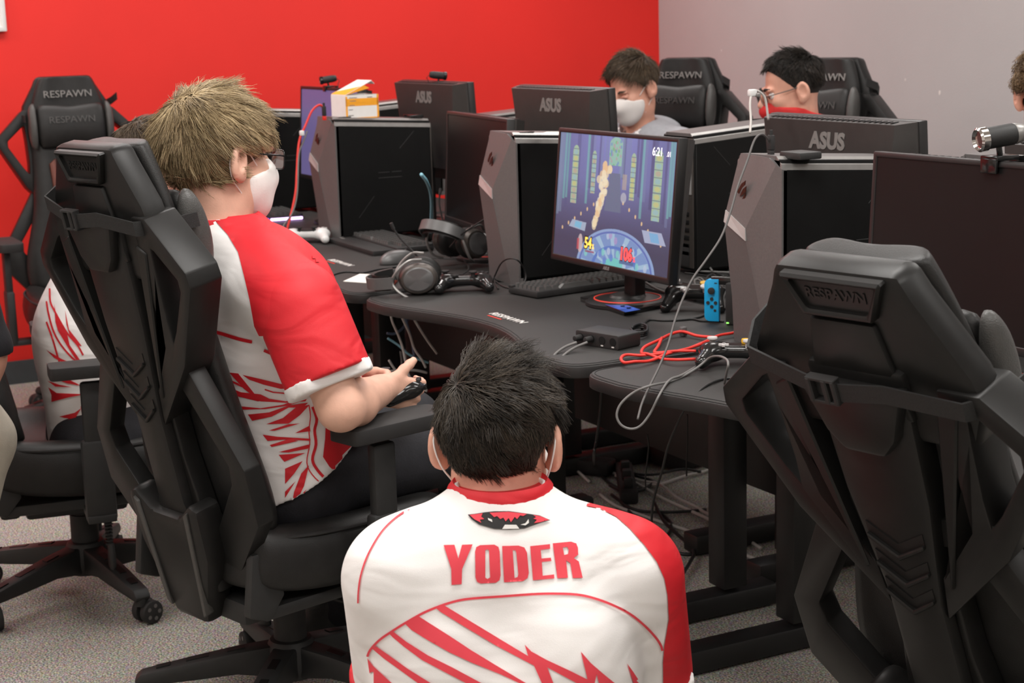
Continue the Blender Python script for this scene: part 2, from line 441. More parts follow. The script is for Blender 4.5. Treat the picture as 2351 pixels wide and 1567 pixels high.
# ------------------------------------------------------------------ desks
def rounded(pts, rad, seg=6):
    out = []; n = len(pts)
    for i in range(n):
        a, b, c = Vector(pts[i-1]), Vector(pts[i]), Vector(pts[(i+1) % n]); r = rad[i] if hasattr(rad, '__len__') else rad
        if r <= 0: out.append(tuple(b)); continue
        p = b+(a-b).normalized()*r; q = b+(c-b).normalized()*r
        for k in range(seg+1):
            t = k/seg; out.append(tuple(p*(1-t)**2+b*2*t*(1-t)+q*t*t))
    return out
ZD = .73
def make_desk(x0, x1, yf, yb, s, label, legs=(-.54, .375)):
    """s=+1: user on the -Y side."""
    cx = (x0+x1)/2
    d = empty('gaming_desk', (cx, (yf+yb)/2, 0), 0 if s > 0 else PI, label, 'desk', 'black gaming desks')
    w = (x1-x0)/2; h = abs(yb-yf)/2; dep = .11
    front = [(-w, -h)]+[(-w+.10+(2*w-.2)*k/16, -h+dep*(math.sin(PI*min(1, max(0, (k/16)))))**1.6) for k in range(1, 16)]+[(w, -h)]
    out = rounded(front[:1], 0)[:0]
    pts = front+[(w, h), (-w, h)]; rad = [.09]+[0]*15+[.09, .02, .02]
    poly = rounded(pts, rad)
    bm = BM(); prism(bm, poly, ZD-.030, ZD-.003, XY(), .004); finish('desk_board', bm, 'desk_edge', d)
    ins = []
    c = Vector((0, 0))
    def inset(poly, q):
        r = []; n = len(poly)
        for i in range(n):
            a, b, e = Vector(poly[i-1]), Vector(poly[i]), Vector(poly[(i+1) % n]); t = (e-a).normalized(); r.append(tuple(b+Vector((-t.y, t.x))*q))
        return r
    bm = BM(); prism(bm, inset(poly, .004), ZD-.004, ZD, XY(), .002, seg=1); finish('desk_mat', bm, 'desk_top', d)
    bm = BM(); tube(bm, [(p[0], p[1], ZD+.0003) for p in inset(poly, .012)], .0011, 4, True); finish('stitching', bm, 'stitch', d)
    for X in legs:
        bm = BM(); box(bm, (X, .22, .385), (.07, .07, .63), .004); finish('leg', bm, 'dark_steel', d)
        bm = BM(); box(bm, (X, .02, .0325), (.07, .66, .055), .006); finish('foot', bm, 'dark_steel', d)
        bm = BM(); box(bm, (X, .05, ZD-.045), (.05, .5, .03), .003); finish('support_arm', bm, 'dark_steel', d)
    bm = BM(); box(bm, (sum(legs)/2, .22, .60), (legs[1]-legs[0], .03, .09), .003); finish('cross_beam', bm, 'dark_steel', d)
    if legs[0] == -.54 and s > 0:
        bm = BM(); box(bm, (0, .325, .50), (2*w-.06, .012, .40), .003); finish('added_dark_panel', bm, 'dark_steel', d)  # added dark sheet, hides the pale background so the under-desk space stays dark
    return d
DY0, DY1 = 1.715, 2.42
DESKX = [(-6.68, -5.50), (-5.46, -4.28), (-4.24, -3.06), (-3.02, -1.84)]
dl = ['black gaming desk of the front row nearest the red wall, purple keyboard on it', 'black gaming desk holding the grey mouse, white papers and wrist-rest keyboard', 'black gaming desk under the lit game monitor', 'nearest black gaming desk with the red cable and coloured-button gamepad']
DESKS = [make_desk(a, b, DY0, DY1, 1, l, (-.565, .38) if 'nearest black' in l else (-.54, .375)) for (a, b), l in zip(DESKX, dl)]
OY0, OY1 = 3.16, 2.455
ol = ['black desk of the back row nearest the red wall', 'black desk of the back row in front of the man in the hoodie', 'black desk of the back row in front of the man with the red gaiter', 'black desk of the back row in front of the curly-haired person']
ODX = [(-7.1, -6.02), (-5.98, -4.86), (-4.82, -3.66), (-3.62, -2.44)]
OD = [make_desk(a, b, OY0, OY1, -1, l) for (a, b), l in zip(ODX, ol)]
def desk_logo(d, p, sx=1.):
    r = Vector((1, 0, 0)); loc = p-d.location
    text('logo_lettering', 'RESPAWN', .034, .0003, Matrix.Translation((loc.x, loc.y, ZD+.0008)) , 'white_print', d, .0, 1.15, .0006)
    bm = BM(); box(bm, (loc.x-.028, loc.y-.024, ZD+.0008), (.075, .005, .0006)); finish('logo_underline', bm, 'red_print', d)
desk_logo(DESKS[2], at_z(1166, 730, ZD)); desk_logo(DESKS[1], at_z(782, 603, ZD))
# metal slotted upright of the cable tray under the second desk, pale holes
for k in range(3):
    bm = BM(); box(bm, (-.54-.0, .20-.017, .62-.055*k), (.016, .004, .024), .001); finish('leg_hole', bm, 'tower_light', DESKS[1])

# ------------------------------------------------------------------ gaming chairs
def make_chair(zs, rec, label, group='black gaming chairs', hs=.742, k=1.):
    root = empty('gaming_chair', (0, 0, 0), 0, label, 'chair', group)
    AH = .235; ca, sa = math.cos(rec), math.sin(rec); oy, oz = -.20, zs+.02
    def B(x, h, t): return (x, oy-h*sa-t*ca, oz+h*ca-t*sa)
    # t grows to the rear; prism(fn) gets (a=x, b=h, t)
    mx = lambda P: [(-x, h) for x, h in P][::-1]
    # -- rear shell
    bm = BM()
    prism(bm, [(-.106, .845), (-.122, .81), (-.166*k, hs-.007), (-.174*k, hs-.042), (-.165, .58), (.165, .58), (.174*k, hs-.042), (.166*k, hs-.007), (.122, .81), (.106, .845)], -.005, .05, B, .014)
    finish('headrest_shell', bm, 'chair_plastic', root)
    bm = BM()
    prism(bm, [(-.165, .64), (-.15, .42), (-.13, .34), (.13, .34), (.15, .42), (.165, .64)], -.005, .022, B, .006)
    finish('back_panel', bm, 'chair_fabric', root)
    bm = BM()   # raised central spine running the whole back
    prism(bm, [(-.085, .70), (-.075, .48), (-.050, .30), (-.050, .10), (-.10, -.03), (-.10, -.10), (.10, -.10), (.10, -.03), (.050, .10), (.050, .30), (.075, .48), (.085, .70)], .0, .062, B, .012)
    finish('spine', bm, 'chair_plastic', root)
    wo = [(.13, hs-.027), (.175*k, hs-.027), (.275, .615), (.280, .585), (.185, .415), (.05, .27), (.06, .35), (.13, .45)]
    wi = [(.172, .655), (.182, .65), (.240, .598), (.240, .575), (.188, .49), (.168, .465), (.165, .51), (.168, .60)]
    for s in (1, -1):
        f = (lambda P: P) if s > 0 else (lambda P: [(-x, h) for x, h in P])
        bm = BM(); prism(bm, f(wo), -.018, .056, B, .012, f(wi)); finish('side_wing', bm, 'chair_plastic', root)
        ho = [(.05, .44), (.13, .46), (.278, .205), (.278, .085), (.17, -.04), (.09, -.09), (.05, -.02), (.05, .20)]
        hi = [(.058, .395), (.10, .395), (.224, .205), (.218, .165), (.125, .05), (.105, .04), (.085, .06), (.064, .20)]
        bm = BM(); prism(bm, f(ho), .0, .040, B, .008, f(hi)); finish('hip_frame', bm, 'chair_plastic', root)
        bm = BM()   # thin faceted trim strip beside the spine
        prism(bm, f([(.128, .66), (.158, .645), (.078, .335), (.072, .335)]), .0, .060, B, .003, seg=1)
        finish('trim_strip', bm, 'tower_grey' if False else 'chair_plastic', root)
    bm = BM()
    prism(bm, [(-.13, .105), (-.10, .115), (-.05, .075), (.05, .075), (.10, .115), (.13, .105), (.125, -.01), (.06, -.17), (-.06, -.17), (-.125, -.01)], .02, .085, B, .014)
    finish('tail_cover', bm, 'chair_plastic', root)
    for s in (1, -1):
        bm = BM(); prism(bm, [(s*.085, .09), (s*.10, .10), (s*.075, -.14), (s*.06, -.15)], .07, .090, B, .002, seg=1); finish('tail_ridge', bm, 'chair_leather_grey', root)
    # -- badge on the headrest rear: raised frame and recessed plate with raised letters
    bm = BM()
    prism(bm, [(-.088, .838), (.088, .838), (.060, .775), (-.060, .775)], .045, .064, B, .004, [(-.075, .829), (.075, .829), (.052, .785), (-.052, .785)], seg=1)
    finish('badge_frame', bm, 'chair_plastic', root)
    bm = BM(); prism(bm, [(-.076, .830), (.076, .830), (.051, .784), (-.051, .784)], .045, .054, B); bp = finish('badge_plate', bm, 'chair_plastic', root)
    Rb = frame(B(0, .808, .0545), (1, 0, 0), (0, -sa, ca), (0, -ca, -sa))
    text('lettering', 'RESPAWN', .022, .0012, Rb, 'chair_plastic', bp, 0, 1.05, .0005)
    bm = BM(); prism(bm, [(-.055, .770), (.055, .770), (.085, .62), (-.085, .62)], .045, .060, B, .006); finish('neck_plate', bm, 'chair_plastic', root)
    bm = BM()   # pointed yoke under the strap
    prism(bm, [(-.09, hs-.03), (.09, hs-.03), (.06, hs-.112), (.035, hs-.142), (-.035, hs-.142), (-.06, hs-.112)], .05, .082, B, .010); finish('yoke', bm, 'chair_plastic', root)
    for j in range(3):
        h = .40-j*.05; w = .05-.004*j
        bm = BM(); prism(bm, [(-w, h+.03), (0, h), (w, h+.03), (w, h+.012), (0, h-.018), (-w, h+.012)], .055, .0635, B); finish('chevron_slot', bm, 'port_dark', root)
        bm = BM(); prism(bm, [(-w, h+.012), (0, h-.018), (w, h+.012), (w, h+.004), (0, h-.027), (-w, h+.004)], .055, .070, B, .002, seg=1); finish('chevron_rib', bm, 'chair_plastic', root)
    # -- upholstery on the front
    def pad(name, prof, t_of, m):
        bm = BM(); secs = []
        for h, w in prof:
            t = t_of(h)
            secs.append([B(x*w, h, -q) for x, q in ((-1, .0), (-1, t*.55), (-.8, t), (-.45, t*.82), (0, t*.72), (.45, t*.82), (.8, t), (1, t*.55), (1, 0))])
        loft(bm, secs); o = finish(name, bm, m, root, 180); return subsurf(o, 2)
    pad('backrest_cushion', [(.01, .20), (.03, .22), (.12, .235), (.30, .175), (.42, .165), (.60, .155), (.70, .155), (.80, .12), (.832, .105), (.838, .10)], lambda h: .075 if h < .55 else .055, 'chair_leather')
    for s in (1, -1):
        bm = BM(); prism(bm, [(s*.075, .52), (s*.10, .50), (s*.085, .25), (s*.07, .22)], -.071, -.05, B, .004); finish('red_stripe', bm, 'logo_red', root)
    # head pillow with grey end gussets and its strap round the headrest
    bm = BM(); secs = []
    for i in range(9):
        x = -.135+.27*i/8; r = 1-.10*abs((i-4)/4)**3
        secs.append([B(x, .645+.078*r*math.cos(a)*(1+.25*abs(i-4)/4), -.066-.030*r*math.sin(a)) for a in [k*2*PI/14 for k in range(14)]])
    loft(bm, secs); pil = subsurf(finish('head_pillow', bm, 'chair_leather', root, 180), 1)
    for s in (1, -1):
        bm = BM(); secs = []
        for x, r in ((.132, 1.12), (.145, 1.08), (.158, .92), (.164, .6)):
            secs.append([B(s*x, .645+.078*r*math.cos(a)*1.12, -.066-.030*r*math.sin(a)) for a in [k*2*PI/14 for k in range(14)]])
        loft(bm, secs); subsurf(finish('gusset', bm, 'chair_leather_grey', pil, 180), 1)
    Rf = frame(B(0, .665, -.0965), (-1, 0, 0), (0, -sa, ca), (0, ca, sa))
    text('lettering', 'RESPAWN', .036, .0015, Rf, 'dim_print', pil, 0, 1.1)
    Rf = frame(B(0, .768, -.052), (-1, 0, 0), (0, -sa, ca), (0, ca, sa))
    text('headrest_lettering', 'RESPAWN', .038, .002, Rf, 'grey_print', root, 0, 1.1)
    bm = BM()
    L = [(-.19, hs+.01, -.06), (-.184, hs, .02), (-.160, hs-.012, .062), (-.06, hs-.03, .078), (0, hs-.032, .086), (.06, hs-.028, .078), (.160, hs-.045, .062), (.182, hs-.055, .02), (.175, hs-.065, -.06)]
    L = [(x*k, h, t+(.008 if t > .05 else 0)) for x, h, t in L]
    a = [B(x, h+.014, t) for x, h, t in L]; b = [B(x, h-.014, t) for x, h, t in L]
    a2 = [B(x*.985, h+.014, t-.003) for x, h, t in L]; b2 = [B(x*.985, h-.014, t-.003) for x, h, t in L]
    loft(bm, [[p, q, r, u] for p, q, r, u in zip(a, b, b2, a2)]); st = finish('pillow_strap', bm, 'webbing', root, 30)
    bm = BM()
    for x0, x1 in ((-.055, -.046), (-.028, -.018), (-.012, -.004)):
        prism(bm, [(x0, hs-.052), (x1, hs-.052), (x1, hs-.012), (x0, hs-.012)], .084, .100, B, .002, seg=1)
    for h in (hs-.052, hs-.016):
        prism(bm, [(-.055, h), (-.004, h), (-.004, h+.005), (-.055, h+.005)], .084, .099, B, .001, seg=1)
    finish('buckle', bm, 'soft_black', st)
    # -- seat
    bm = BM(); secs = []
    for y, w, dz, th in ((-.235, .20, .012, .07), (-.22, .235, .02, .10), (-.10, .262, .008, .115), (.08, .268, .0, .115), (.20, .262, .004, .105), (.265, .245, -.004, .09), (.29, .22, -.03, .05)):
        z = zs+dz
        secs.append([(x*w, y, z+q) for x, q in ((-.80, -th), (-1.0, -th*.7), (-1.03, -.02), (-.96, .045), (-.72, .050), (-.5, .012), (0, .0), (.5, .012), (.72, .050), (.96, .045), (1.03, -.02), (1.0, -th*.7), (.80, -th))])
    loft(bm, secs); se = subsurf(finish('seat', bm, 'chair_leather', root, 180), 2)
    for s in (1, -1):
        bm = BM(); tube(bm, spline([(s*.20, -.225, zs+.045), (s*.252, -.10, zs+.040), (s*.258, .08, zs+.034), (s*.25, .20, zs+.036), (s*.225, .272, zs+.02)], 6), .004, 6)
        finish('piping', bm, 'soft_black', se)
    bm = BM(); box(bm, (0, .0, zs-.118), (.42, .40, .03), .01); finish('seat_pan', bm, 'plastic_black', root)
    bm = BM(); box(bm, (0, -.02, zs-.155), (.16, .26, .055), .012); box(bm, (0, -.19, zs-.13), (.30, .05, .05), .01); finish('tilt_mechanism', bm, 'plastic_black', root)
    for s in (1, -1):
        bm = BM(); prism(bm, [(-.25, zs-.11), (-.20, zs-.13), (-.16, zs-.08), (-.19, zs+.02), (-.235, zs+.02)], s*.195, s*.220, YZ(), .006); finish('hinge_bracket', bm, 'plastic_black', root)
        # adjustable armrest
        bm = BM(); box(bm, (s*.285, .02, zs-.125), (.12, .07, .02), .004); box(bm, (s*.325, .02, zs-.03), (.032, .075, .21), .010); box(bm, (s*.325, .02, zs+.14), (.026, .058, .16), .008)
        finish('arm_post', bm, 'plastic_black', root)
        bm = BM(); prism(bm, rounded([(-.045, -.125), (.045, -.125), (.05, .10), (.035, .135), (-.035, .135), (-.05, .10)], .015, 3), AH, AH+.032, lambda a, b, t: (s*.325+a, .045+b, zs+t), .008); finish('arm_pad', bm, 'soft_black', root)
        # lever with flat paddle knob
        bm = BM(); tube(bm, [(s*.06, .02, zs-.16), (s*.16, .04, zs-.165), (s*.17, .045, zs-.21), (s*.172, .05, zs-.25)], .006, 6)
        for k in range(7): cyl(bm, (s*.171, .047, zs-.185-.009*k), (s*.171, .047, zs-.189-.009*k), .010, n=10)
        kb = finish('lever', bm, 'soft_black', root)
        bm = BM(); loft(bm, [[(s*.172+w*math.cos(q), .05+d*math.sin(q), z) for q in [k*PI/5 for k in range(10)]] for z, w, d in ((zs-.24, .010, .008), (zs-.27, .020, .010), (zs-.31, .027, .010), (zs-.335, .024, .009), (zs-.345, .012, .006))])
        kn = finish('lever_knob', bm, 'plastic_black', kb, 60)
    # -- column and five-arm base
    bm = BM(); cyl(bm, (0, 0, .12), (0, 0, zs-.16), .030, n=20); cyl(bm, (0, 0, .12), (0, 0, zs-.20), .037, .036, 20); finish('gas_cylinder', bm, 'soft_black', root)
    bm = BM(); lathe(bm, [(.02, .055), (.05, .06), (.055, .085), (.055, .13), (.046, .145), (.03, .15)], 20); finish('base_hub', bm, 'plastic_black', root)
    for k in range(5):
        q = math.radians(-90+36+72*k); c, s = math.cos(q), math.sin(q)
        T = Matrix(((c, -s, 0, 0), (s, c, 0, 0), (0, 0, 1, 0), (0, 0, 0, 1)))
        bm = BM()
        prof = [(.03, .062), (.12, .075), (.22, .068), (.335, .062), (.345, .075), (.33, .092), (.22, .112), (.12, .128), (.03, .138)]
        prism(bm, prof, -.026, .026, lambda a, b, t: (a, t*(1.12-a*.9), b), .007)
        bmesh.ops.transform(bm, matrix=T, verts=bm.verts); lg = finish('base_leg', bm, 'plastic_black', root)
        for r0, r1 in ((.10, .14), (.18, .23), (.265, .295)):
            z0 = .132-(r0-.1)*.16; z1 = .132-(r1-.1)*.16; bm = BM()
            loft(bm, [[(r, y, z+dz) for y, dz in ((-.009, -.004), (.009, -.004), (.009, .0012), (-.009, .0012))] for r, z in ((r0, z0), (r1, z1))])
            bmesh.ops.transform(bm, matrix=T, verts=bm.verts); finish('slot', bm, 'port_dark', lg)
        wa = q+1.1+.7*k; bm = BM(); bx_, by_ = .325*c, .325*s
        cyl(bm, (bx_, by_, .05), (bx_, by_, .075), .016, n=12)
        ox, oy_ = bx_+.018*math.cos(wa), by_+.018*math.sin(wa); nx, ny = -math.sin(wa), math.cos(wa)
        ball(bm, (ox, oy_, .043), (.021, .021, .024), 10)
        cs = finish('caster', bm, 'plastic_black', root)
        for e in (1, -1):
            bm = BM(); cyl(bm, (ox+e*nx*.006, oy_+e*ny*.006, .0305), (ox+e*nx*.027, oy_+e*ny*.027, .0305), .0305, n=18, bev=.004)
            finish('wheel', bm, 'soft_black', cs)
            for j in range(5):
                g = 2*PI*j/5; d = Vector((math.cos(wa), math.sin(wa), 0))*math.cos(g)*.017+Vector((0, 0, 1))*math.sin(g)*.017; bm = BM()
                o_ = Vector((ox+e*nx*.0272, oy_+e*ny*.0272, .0305))+d
                cyl(bm, o_, o_+Vector((e*nx, e*ny, 0))*.0008, .0055, n=8); finish('wheel_hole', bm, 'tower_grey', cs)
    return root
CH = []
c2 = make_chair(.345, math.radians(22), 'black gaming chair in the right foreground, blurred, back towards the viewer', hs=.708, k=1.13)
c0 = make_chair(.42, math.radians(12), 'black gaming chair seen from behind with the blond man sitting in it')
c1 = make_chair(.455, math.radians(7), 'empty black gaming chair facing the room in front of the red wall')
def place(src, loc, rz, label=None, first=False):
    c = src if first else copy_tree(src)
    c.location = (*loc, 0); c.rotation_euler = (0, 0, rz)
    if label: c['label'] = label
    CH.append(c); return c
place(c0, (-3.325, 1.15), math.radians(16), None, True)
place(c2, (-1.865, 1.94), math.radians(12), None, True)
place(c0, (-4.30, .93), math.radians(-8), 'black gaming chair under the jersey wearer half hidden behind the blond man')
place(c1, (-6.37, 1.49), math.radians(-92), None, True)
place(c1, (-5.49, 3.49), math.radians(210), 'black gaming chair against the grey wall behind the man in the hoodie')
place(c1, (-4.75, 3.56), math.radians(197), 'black gaming chair against the grey wall behind the man with the red gaiter')
place(c1, (-3.45, 3.75), math.radians(180), 'black gaming chair at the right edge behind the curly-haired person')
# ------------------------------------------------------------------ computer towers (front towards -Y)
def poly_mesh(name, V, F, m, parent, bev=0., smooth=30):
    bm = BM(); vs = [bm.verts.new(v) for v in V]
    for f in F: bm.faces.new([vs[i] for i in f])
    bmesh.ops.recalc_face_normals(bm, faces=bm.faces)
    if bev: _bev(bm, bev, 2, 12)
    return finish(name, bm, m, parent, smooth)
TW, TD, TH, DROP = .185, .41, .415, .022
def make_tower(loc, rz, label, lit=False):
    t = empty('computer_tower', loc, rz, label, 'computer', 'desktop computer towers'); t.scale = (.9, .95, 1.045)
    w = TW/2; y0 = -.165; y1 = TD-.19
    zt = lambda y: TH-DROP*(y-y0)/(y1-y0)-.006
    bm = BM()
    prism(bm, [(y0, .012), (y1, .012), (y1, zt(y1)), (y0, zt(y0))], -w+.004, w-.004, YZ(), .003); finish('case_body', bm, 'tower_side', t)
    for s in (1, -1):
        bm = BM(); prism(bm, [(y0+.004, .016), (y1-.006, .016), (y1-.006, zt(y1)-.022), (y0+.004, zt(y0)-.022)], s*(w-.005), s*w, YZ(), .0015, seg=1); sp = finish('side_panel', bm, 'tower_side', t)
        for a, b in (((.085, .345), (.145, .395)), ((-.085, .075), (-.02, .145))):
            if a[0] > 0: a, b = (.09, .30), (.15, .355)
            bm = BM(); tube(bm, [(s*(w+.0003), a[0], a[1]), (s*(w+.0003), b[0], b[1])], .0007, 4); finish('groove', bm, 'tower_line', sp)
        bm = BM()
        for k, (z, ya, yb) in enumerate(((.222, 0, .045), (.222, .055, .095), (.204, .0, .095))):
            prism(bm, [(ya, z), (yb, z), (yb, z+.0015), (ya, z+.0015)], s*w, s*(w+.0006), YZ())
        tag(finish('embossed_mark', bm, 'tower_line', sp, 0), kind='stuff')
        bm = BM(); loft(bm, [[(s*(w-.022), y, zt(y)+.006), (s*(w-.002), y, zt(y)-.010), (s*w, y, zt(y)-.022), (s*(w-.03), y, zt(y)-.022)] for y in (y0, y1)]); finish('top_edge', bm, 'silver', t, 20)
    bm = BM(); loft(bm, [[(-w+.022, y, zt(y)+.006), (w-.022, y, zt(y)+.006), (w-.022, y, zt(y)-.01), (-w+.022, y, zt(y)-.01)] for y in (y0, y1)]); tp = finish('top_panel', bm, 'tower_grey', t, 20)
    bm = BM(); box(bm, (w-.030, -.115, zt(-.11)+.007), (.020, .05, .003), .001); finish('port_strip', bm, 'gloss_black', tp)
    # faceted metal front cover
    V = [(-.07, -.170, .415), (.050, -.172, .411), (.076, -.170, .397), (-.0925, -.165, .39),      # 0-3
         (-.092, -.198, .292), (-.008, -.199, .258), (-.092, -.204, .268), (-.004, -.201, .232),   # 4-7
         (.055, -.176, .0), (-.0925, -.176, .0), (.034, -.185, .078), (.0925, -.165, .388), (.0925, -.165, .0),   # 8-12
         (-.0925, -.150, .385), (.0925, -.150, .385), (-.0925, -.150, 0), (.0925, -.150, 0), (-.07, -.150, .413), (.07, -.150, .403), (-.092, -.182, .10)]
    F = [(0, 1, 2, 5, 4, 3), (4, 5, 7, 6), (6, 7, 10, 19), (19, 10, 8, 9), (2, 11, 12, 8, 10, 7, 5), (3, 4, 6, 19, 9, 15, 13), (0, 3, 13, 17), (1, 0, 17, 18), (2, 1, 18), (11, 2, 18, 14), (12, 11, 14, 16), (9, 8, 12, 16, 15), (17, 13, 15, 16, 14, 18)]
    fc = poly_mesh('front_cover', V, F, 'tower_grey', t, 0, 12)
    poly_mesh('accent_strip', [(-.0925, -.200, .292), (-.008, -.2005, .258), (-.0035, -.203, .232), (-.0925, -.2055, .267), (-.0925, -.19, .292), (-.008, -.19, .258), (-.0035, -.19, .232), (-.0925, -.19, .267)],
              [(0, 1, 2, 3), (4, 5, 6, 7), (0, 1, 5, 4), (1, 2, 6, 5), (2, 3, 7, 6), (3, 0, 4, 7)], 'tower_light', t, 0, 20)
    # engraved slanted emblem on the upper facet
    c = Vector((-.038, -.1865, .335)); ex = Vector((1, -.01, 0)); ez = Vector((0, -.235, 1)).normalized(); ey = Vector((0, -1, -.235)).normalized()
    for nm, P in (('swoosh', [(-.024, -.002), (.002, .018), (.022, .026), (.016, .016), (.0, .008), (-.018, -.006)]), ('swoosh', [(-.016, -.012), (.004, .006), (.020, .013), (.014, .0), (.002, -.006)]), ('swoosh', [(-.008, -.018), (.004, -.008), (.013, -.002), (.006, -.016), (-.002, -.024)])):
        bm = BM(); prism(bm, P, -.001, .0012, lambda a, b, q: c+ex*a+ez*b+ey*q); finish(nm, bm, 'logo_red', fc, 0)
    # rear plate with slots
    bm = BM(); box(bm, (0, y1+.002, .20), (TW-.012, .004, .36), .001); rp = finish('rear_plate', bm, 'gunmetal', t)
    for k in range(6):
        bm = BM(); box(bm, (-.02, y1+.005, .17-.022*k), (.09, .003, .012), .001); finish('slot', bm, 'port_dark', rp)
    bm = BM(); box(bm, (-.06, y1+.005, .29), (.04, .004, .13), .001); finish('port_block', bm, 'tower_light', rp)
    for k in range(4):
        bm = BM(); box(bm, (-.06, y1+.008, .245+.03*k), (.016, .003, .014), .001); finish('port', bm, 'port_dark', rp)
    bm = BM(); box(bm, (0, y1+.005, .055), (.13, .003, .065), .002); finish('power_supply', bm, 'soft_black', rp)
    return t
def tower_x(xr, yf, label, rz=0.):
    return make_tower((xr-TW*.45, yf+.167, ZD), rz, label)
T0 = tower_x(-6.42, 2.10, 'computer tower behind the blond head, farthest left, black side panel')
T1 = tower_x(-5.40, 2.12, 'grey and black computer tower with the orange box on top')
T2 = tower_x(-4.15, 2.17, 'grey and black computer tower left of the lit game monitor')
T3 = tower_x(-2.94, 2.19, 'nearest grey and black computer tower, right of the blue controller')
def tower_back(xr, yr, label):
    return make_tower((xr-TW*.45, yr+(TD-.19)*.95, ZD), PI, label)
OT1 = tower_back(-3.98, 2.67, 'black computer tower turned away, slotted rear showing right of the lit game monitor')
OT2 = tower_back(-5.40, 2.73, 'black computer tower turned away, between the two far monitors')
OT3 = tower_back(-6.62, 2.75, 'black computer tower turned away beside the red wall')
OT0 = tower_back(-2.765, 2.70, 'black computer tower turned away behind the nearest monitor')

# ------------------------------------------------------------------ monitors (screen towards -Y)
def make_monitor(loc, rz, label, screen='screen_off', z0=.075, tilt=.06, w=.60, h=.362, logo=True, group='black desktop monitors'):
    m = empty('monitor', loc, rz, label, 'monitor', group)
    ct, st = math.cos(tilt), math.sin(tilt); zc = z0+h/2
    def S(x, z, t): return (x, t*ct+(z-zc)*st*1.0, zc+(z-zc)*ct-t*st)
    b = .016
    bm = BM()
    prism(bm, [(-w/2, z0), (w/2, z0), (w/2, z0+h), (-w/2, z0+h)], -.012, .014, S, .003, [(-w/2+b*.75, z0+b*1.1), (w/2-b*.75, z0+b*1.1), (w/2-b*.75, z0+h-b*.75), (-w/2+b*.75, z0+h-b*.75)])
    finish('bezel', bm, 'monitor_black', m)
    bm = BM(); prism(bm, [(-w/2+.008, z0+.01), (w/2-.008, z0+.01), (w/2-.008, z0+h-.008), (-w/2+.008, z0+h-.008)], -.0095, .004, S); sc = finish('screen', bm, screen, m, 0)
    # tapered back shell
    a = [(-w/2+.004, z0+.004), (w/2-.004, z0+.004), (w/2-.004, z0+h-.002), (-w/2+.004, z0+h-.002)]
    i = [(-w*.34, z0+.05), (w*.34, z0+.05), (w*.44, z0+h-.006), (-w*.44, z0+h-.006)]
    bm = BM(); loft(bm, [[S(*p, .010) for p in a], [S(*p, .020) for p in a], [S(*p, .058) for p in i]]); bk = finish('back_shell', bm, 'monitor_back', m, 12)
    R = frame(S(0, z0+h*.845, .0585), (-1, 0, 0), S(0, z0+1, 0)-Vector(S(0, z0, 0)) if False else (0, st, ct), (0, ct, -st))
    text('back_lettering', 'ASUS', .056, .0008, R, 'grey_print', bk, .15, 1.05, .0025)
    bm = BM()
    for k in range(24):
        x = -w*.40+w*.8*k/23; prism(bm, [(x-.004, z0+h-.0035), (x+.004, z0+h-.0035), (x+.004, z0+h-.0015), (x-.004, z0+h-.0015)], .028, .05, S)
    tag(finish('vent_slots', bm, 'port_dark', bk, 0), kind='stuff')
    R = frame(S(0, z0+b*.5, -.0124), (1, 0, 0), (0, st, ct), (0, -ct, st))
    text('front_lettering', 'ASUS', .012, .0002, R, 'grey_print', m, .15, 1.1, .0004)
    bm = BM(); box(bm, (0, .058, zc*.5+.02), (.058, .034, zc+.02), .006); finish('neck', bm, 'monitor_black', m)
    bm = BM(); lathe(bm, [(.095, 0), (.112, .002), (.112, .010), (.10, .015), (.05, .020), (.045, .026)], 36, Matrix.Translation((0, .035, 0))); bs = finish('base', bm, 'monitor_black', m)
    bm = BM(); tube(bm, [(.088*math.cos(q), .035+.088*math.sin(q), .0165) for q in [k*2*PI/40 for k in range(40)]], .0022, 5, True); finish('base_ring', bm, 'red_print', bs)
    return m, S, zc
def webcam(mon, S, x, ztop, label, chrome=False, sc=.62):
    w = empty('webcam', (0, 0, 0), 0, label, 'webcam')
    w.location = mon.location+Vector((0, 0, ztop+.004))
    w.rotation_euler = mon.rotation_euler; w.scale = (sc, sc, sc); S_ = S; S = lambda a, b, c: (a-x0, S_(a, b, c)[1], b-ztop); x0 = x; o_ = mon.matrix_world
    w.location = Vector((mon.location.x+x*math.cos(mon.rotation_euler.z), mon.location.y+x*math.sin(mon.rotation_euler.z), mon.location.z+ztop-.002))
    bm = BM(); box(bm, S(x, ztop+.008, .01), (.05, .06, .010), .003); box(bm, S(x, ztop-.008, -.018), (.045, .006, .03), .002); box(bm, S(x, ztop-.012, .06), (.045, .008, .045), .002); finish('clip', bm, 'gloss_black', w)
    c = Vector(S(x, ztop+.050, .0)); d = Vector((-.25, -.95, -.12)).normalized()
    bm = BM(); cyl(bm, S(x, ztop+.010, .01), c, .006, n=10); finish('stalk', bm, 'gloss_black', w)
    bm = BM(); cyl(bm, c-d*.035, c+d*.028, .022, n=20, bev=.003); bd = finish('barrel', bm, 'plastic_black', w)
    q = Vector((0, 0, 1)).rotation_difference(d).to_matrix().to_4x4()
    bm = BM(); lathe(bm, [(.022, 0), (.025, .002), (.025, .016), (.021, .020), (.017, .014)], 20, Matrix.Translation(c+d*.026) @ q); finish('lens_ring', bm, 'chrome' if chrome else 'gloss_black', bd)
    bm = BM(); cyl(bm, c-d*.058, c-d*.034, .017, .0225, 18, .004); finish('end_cap', bm, 'silver' if chrome else 'plastic_black', bd)
    bm = BM(); tube(bm, spline([c-d*.055, c-d*.075+Vector((.0, .0, -.02)), Vector(S(x+.03, ztop+.01, .06)), Vector(S(x+.04, ztop-.10, .075))]), .002, 6); finish('lead', bm, 'cable_black', w)
    return w
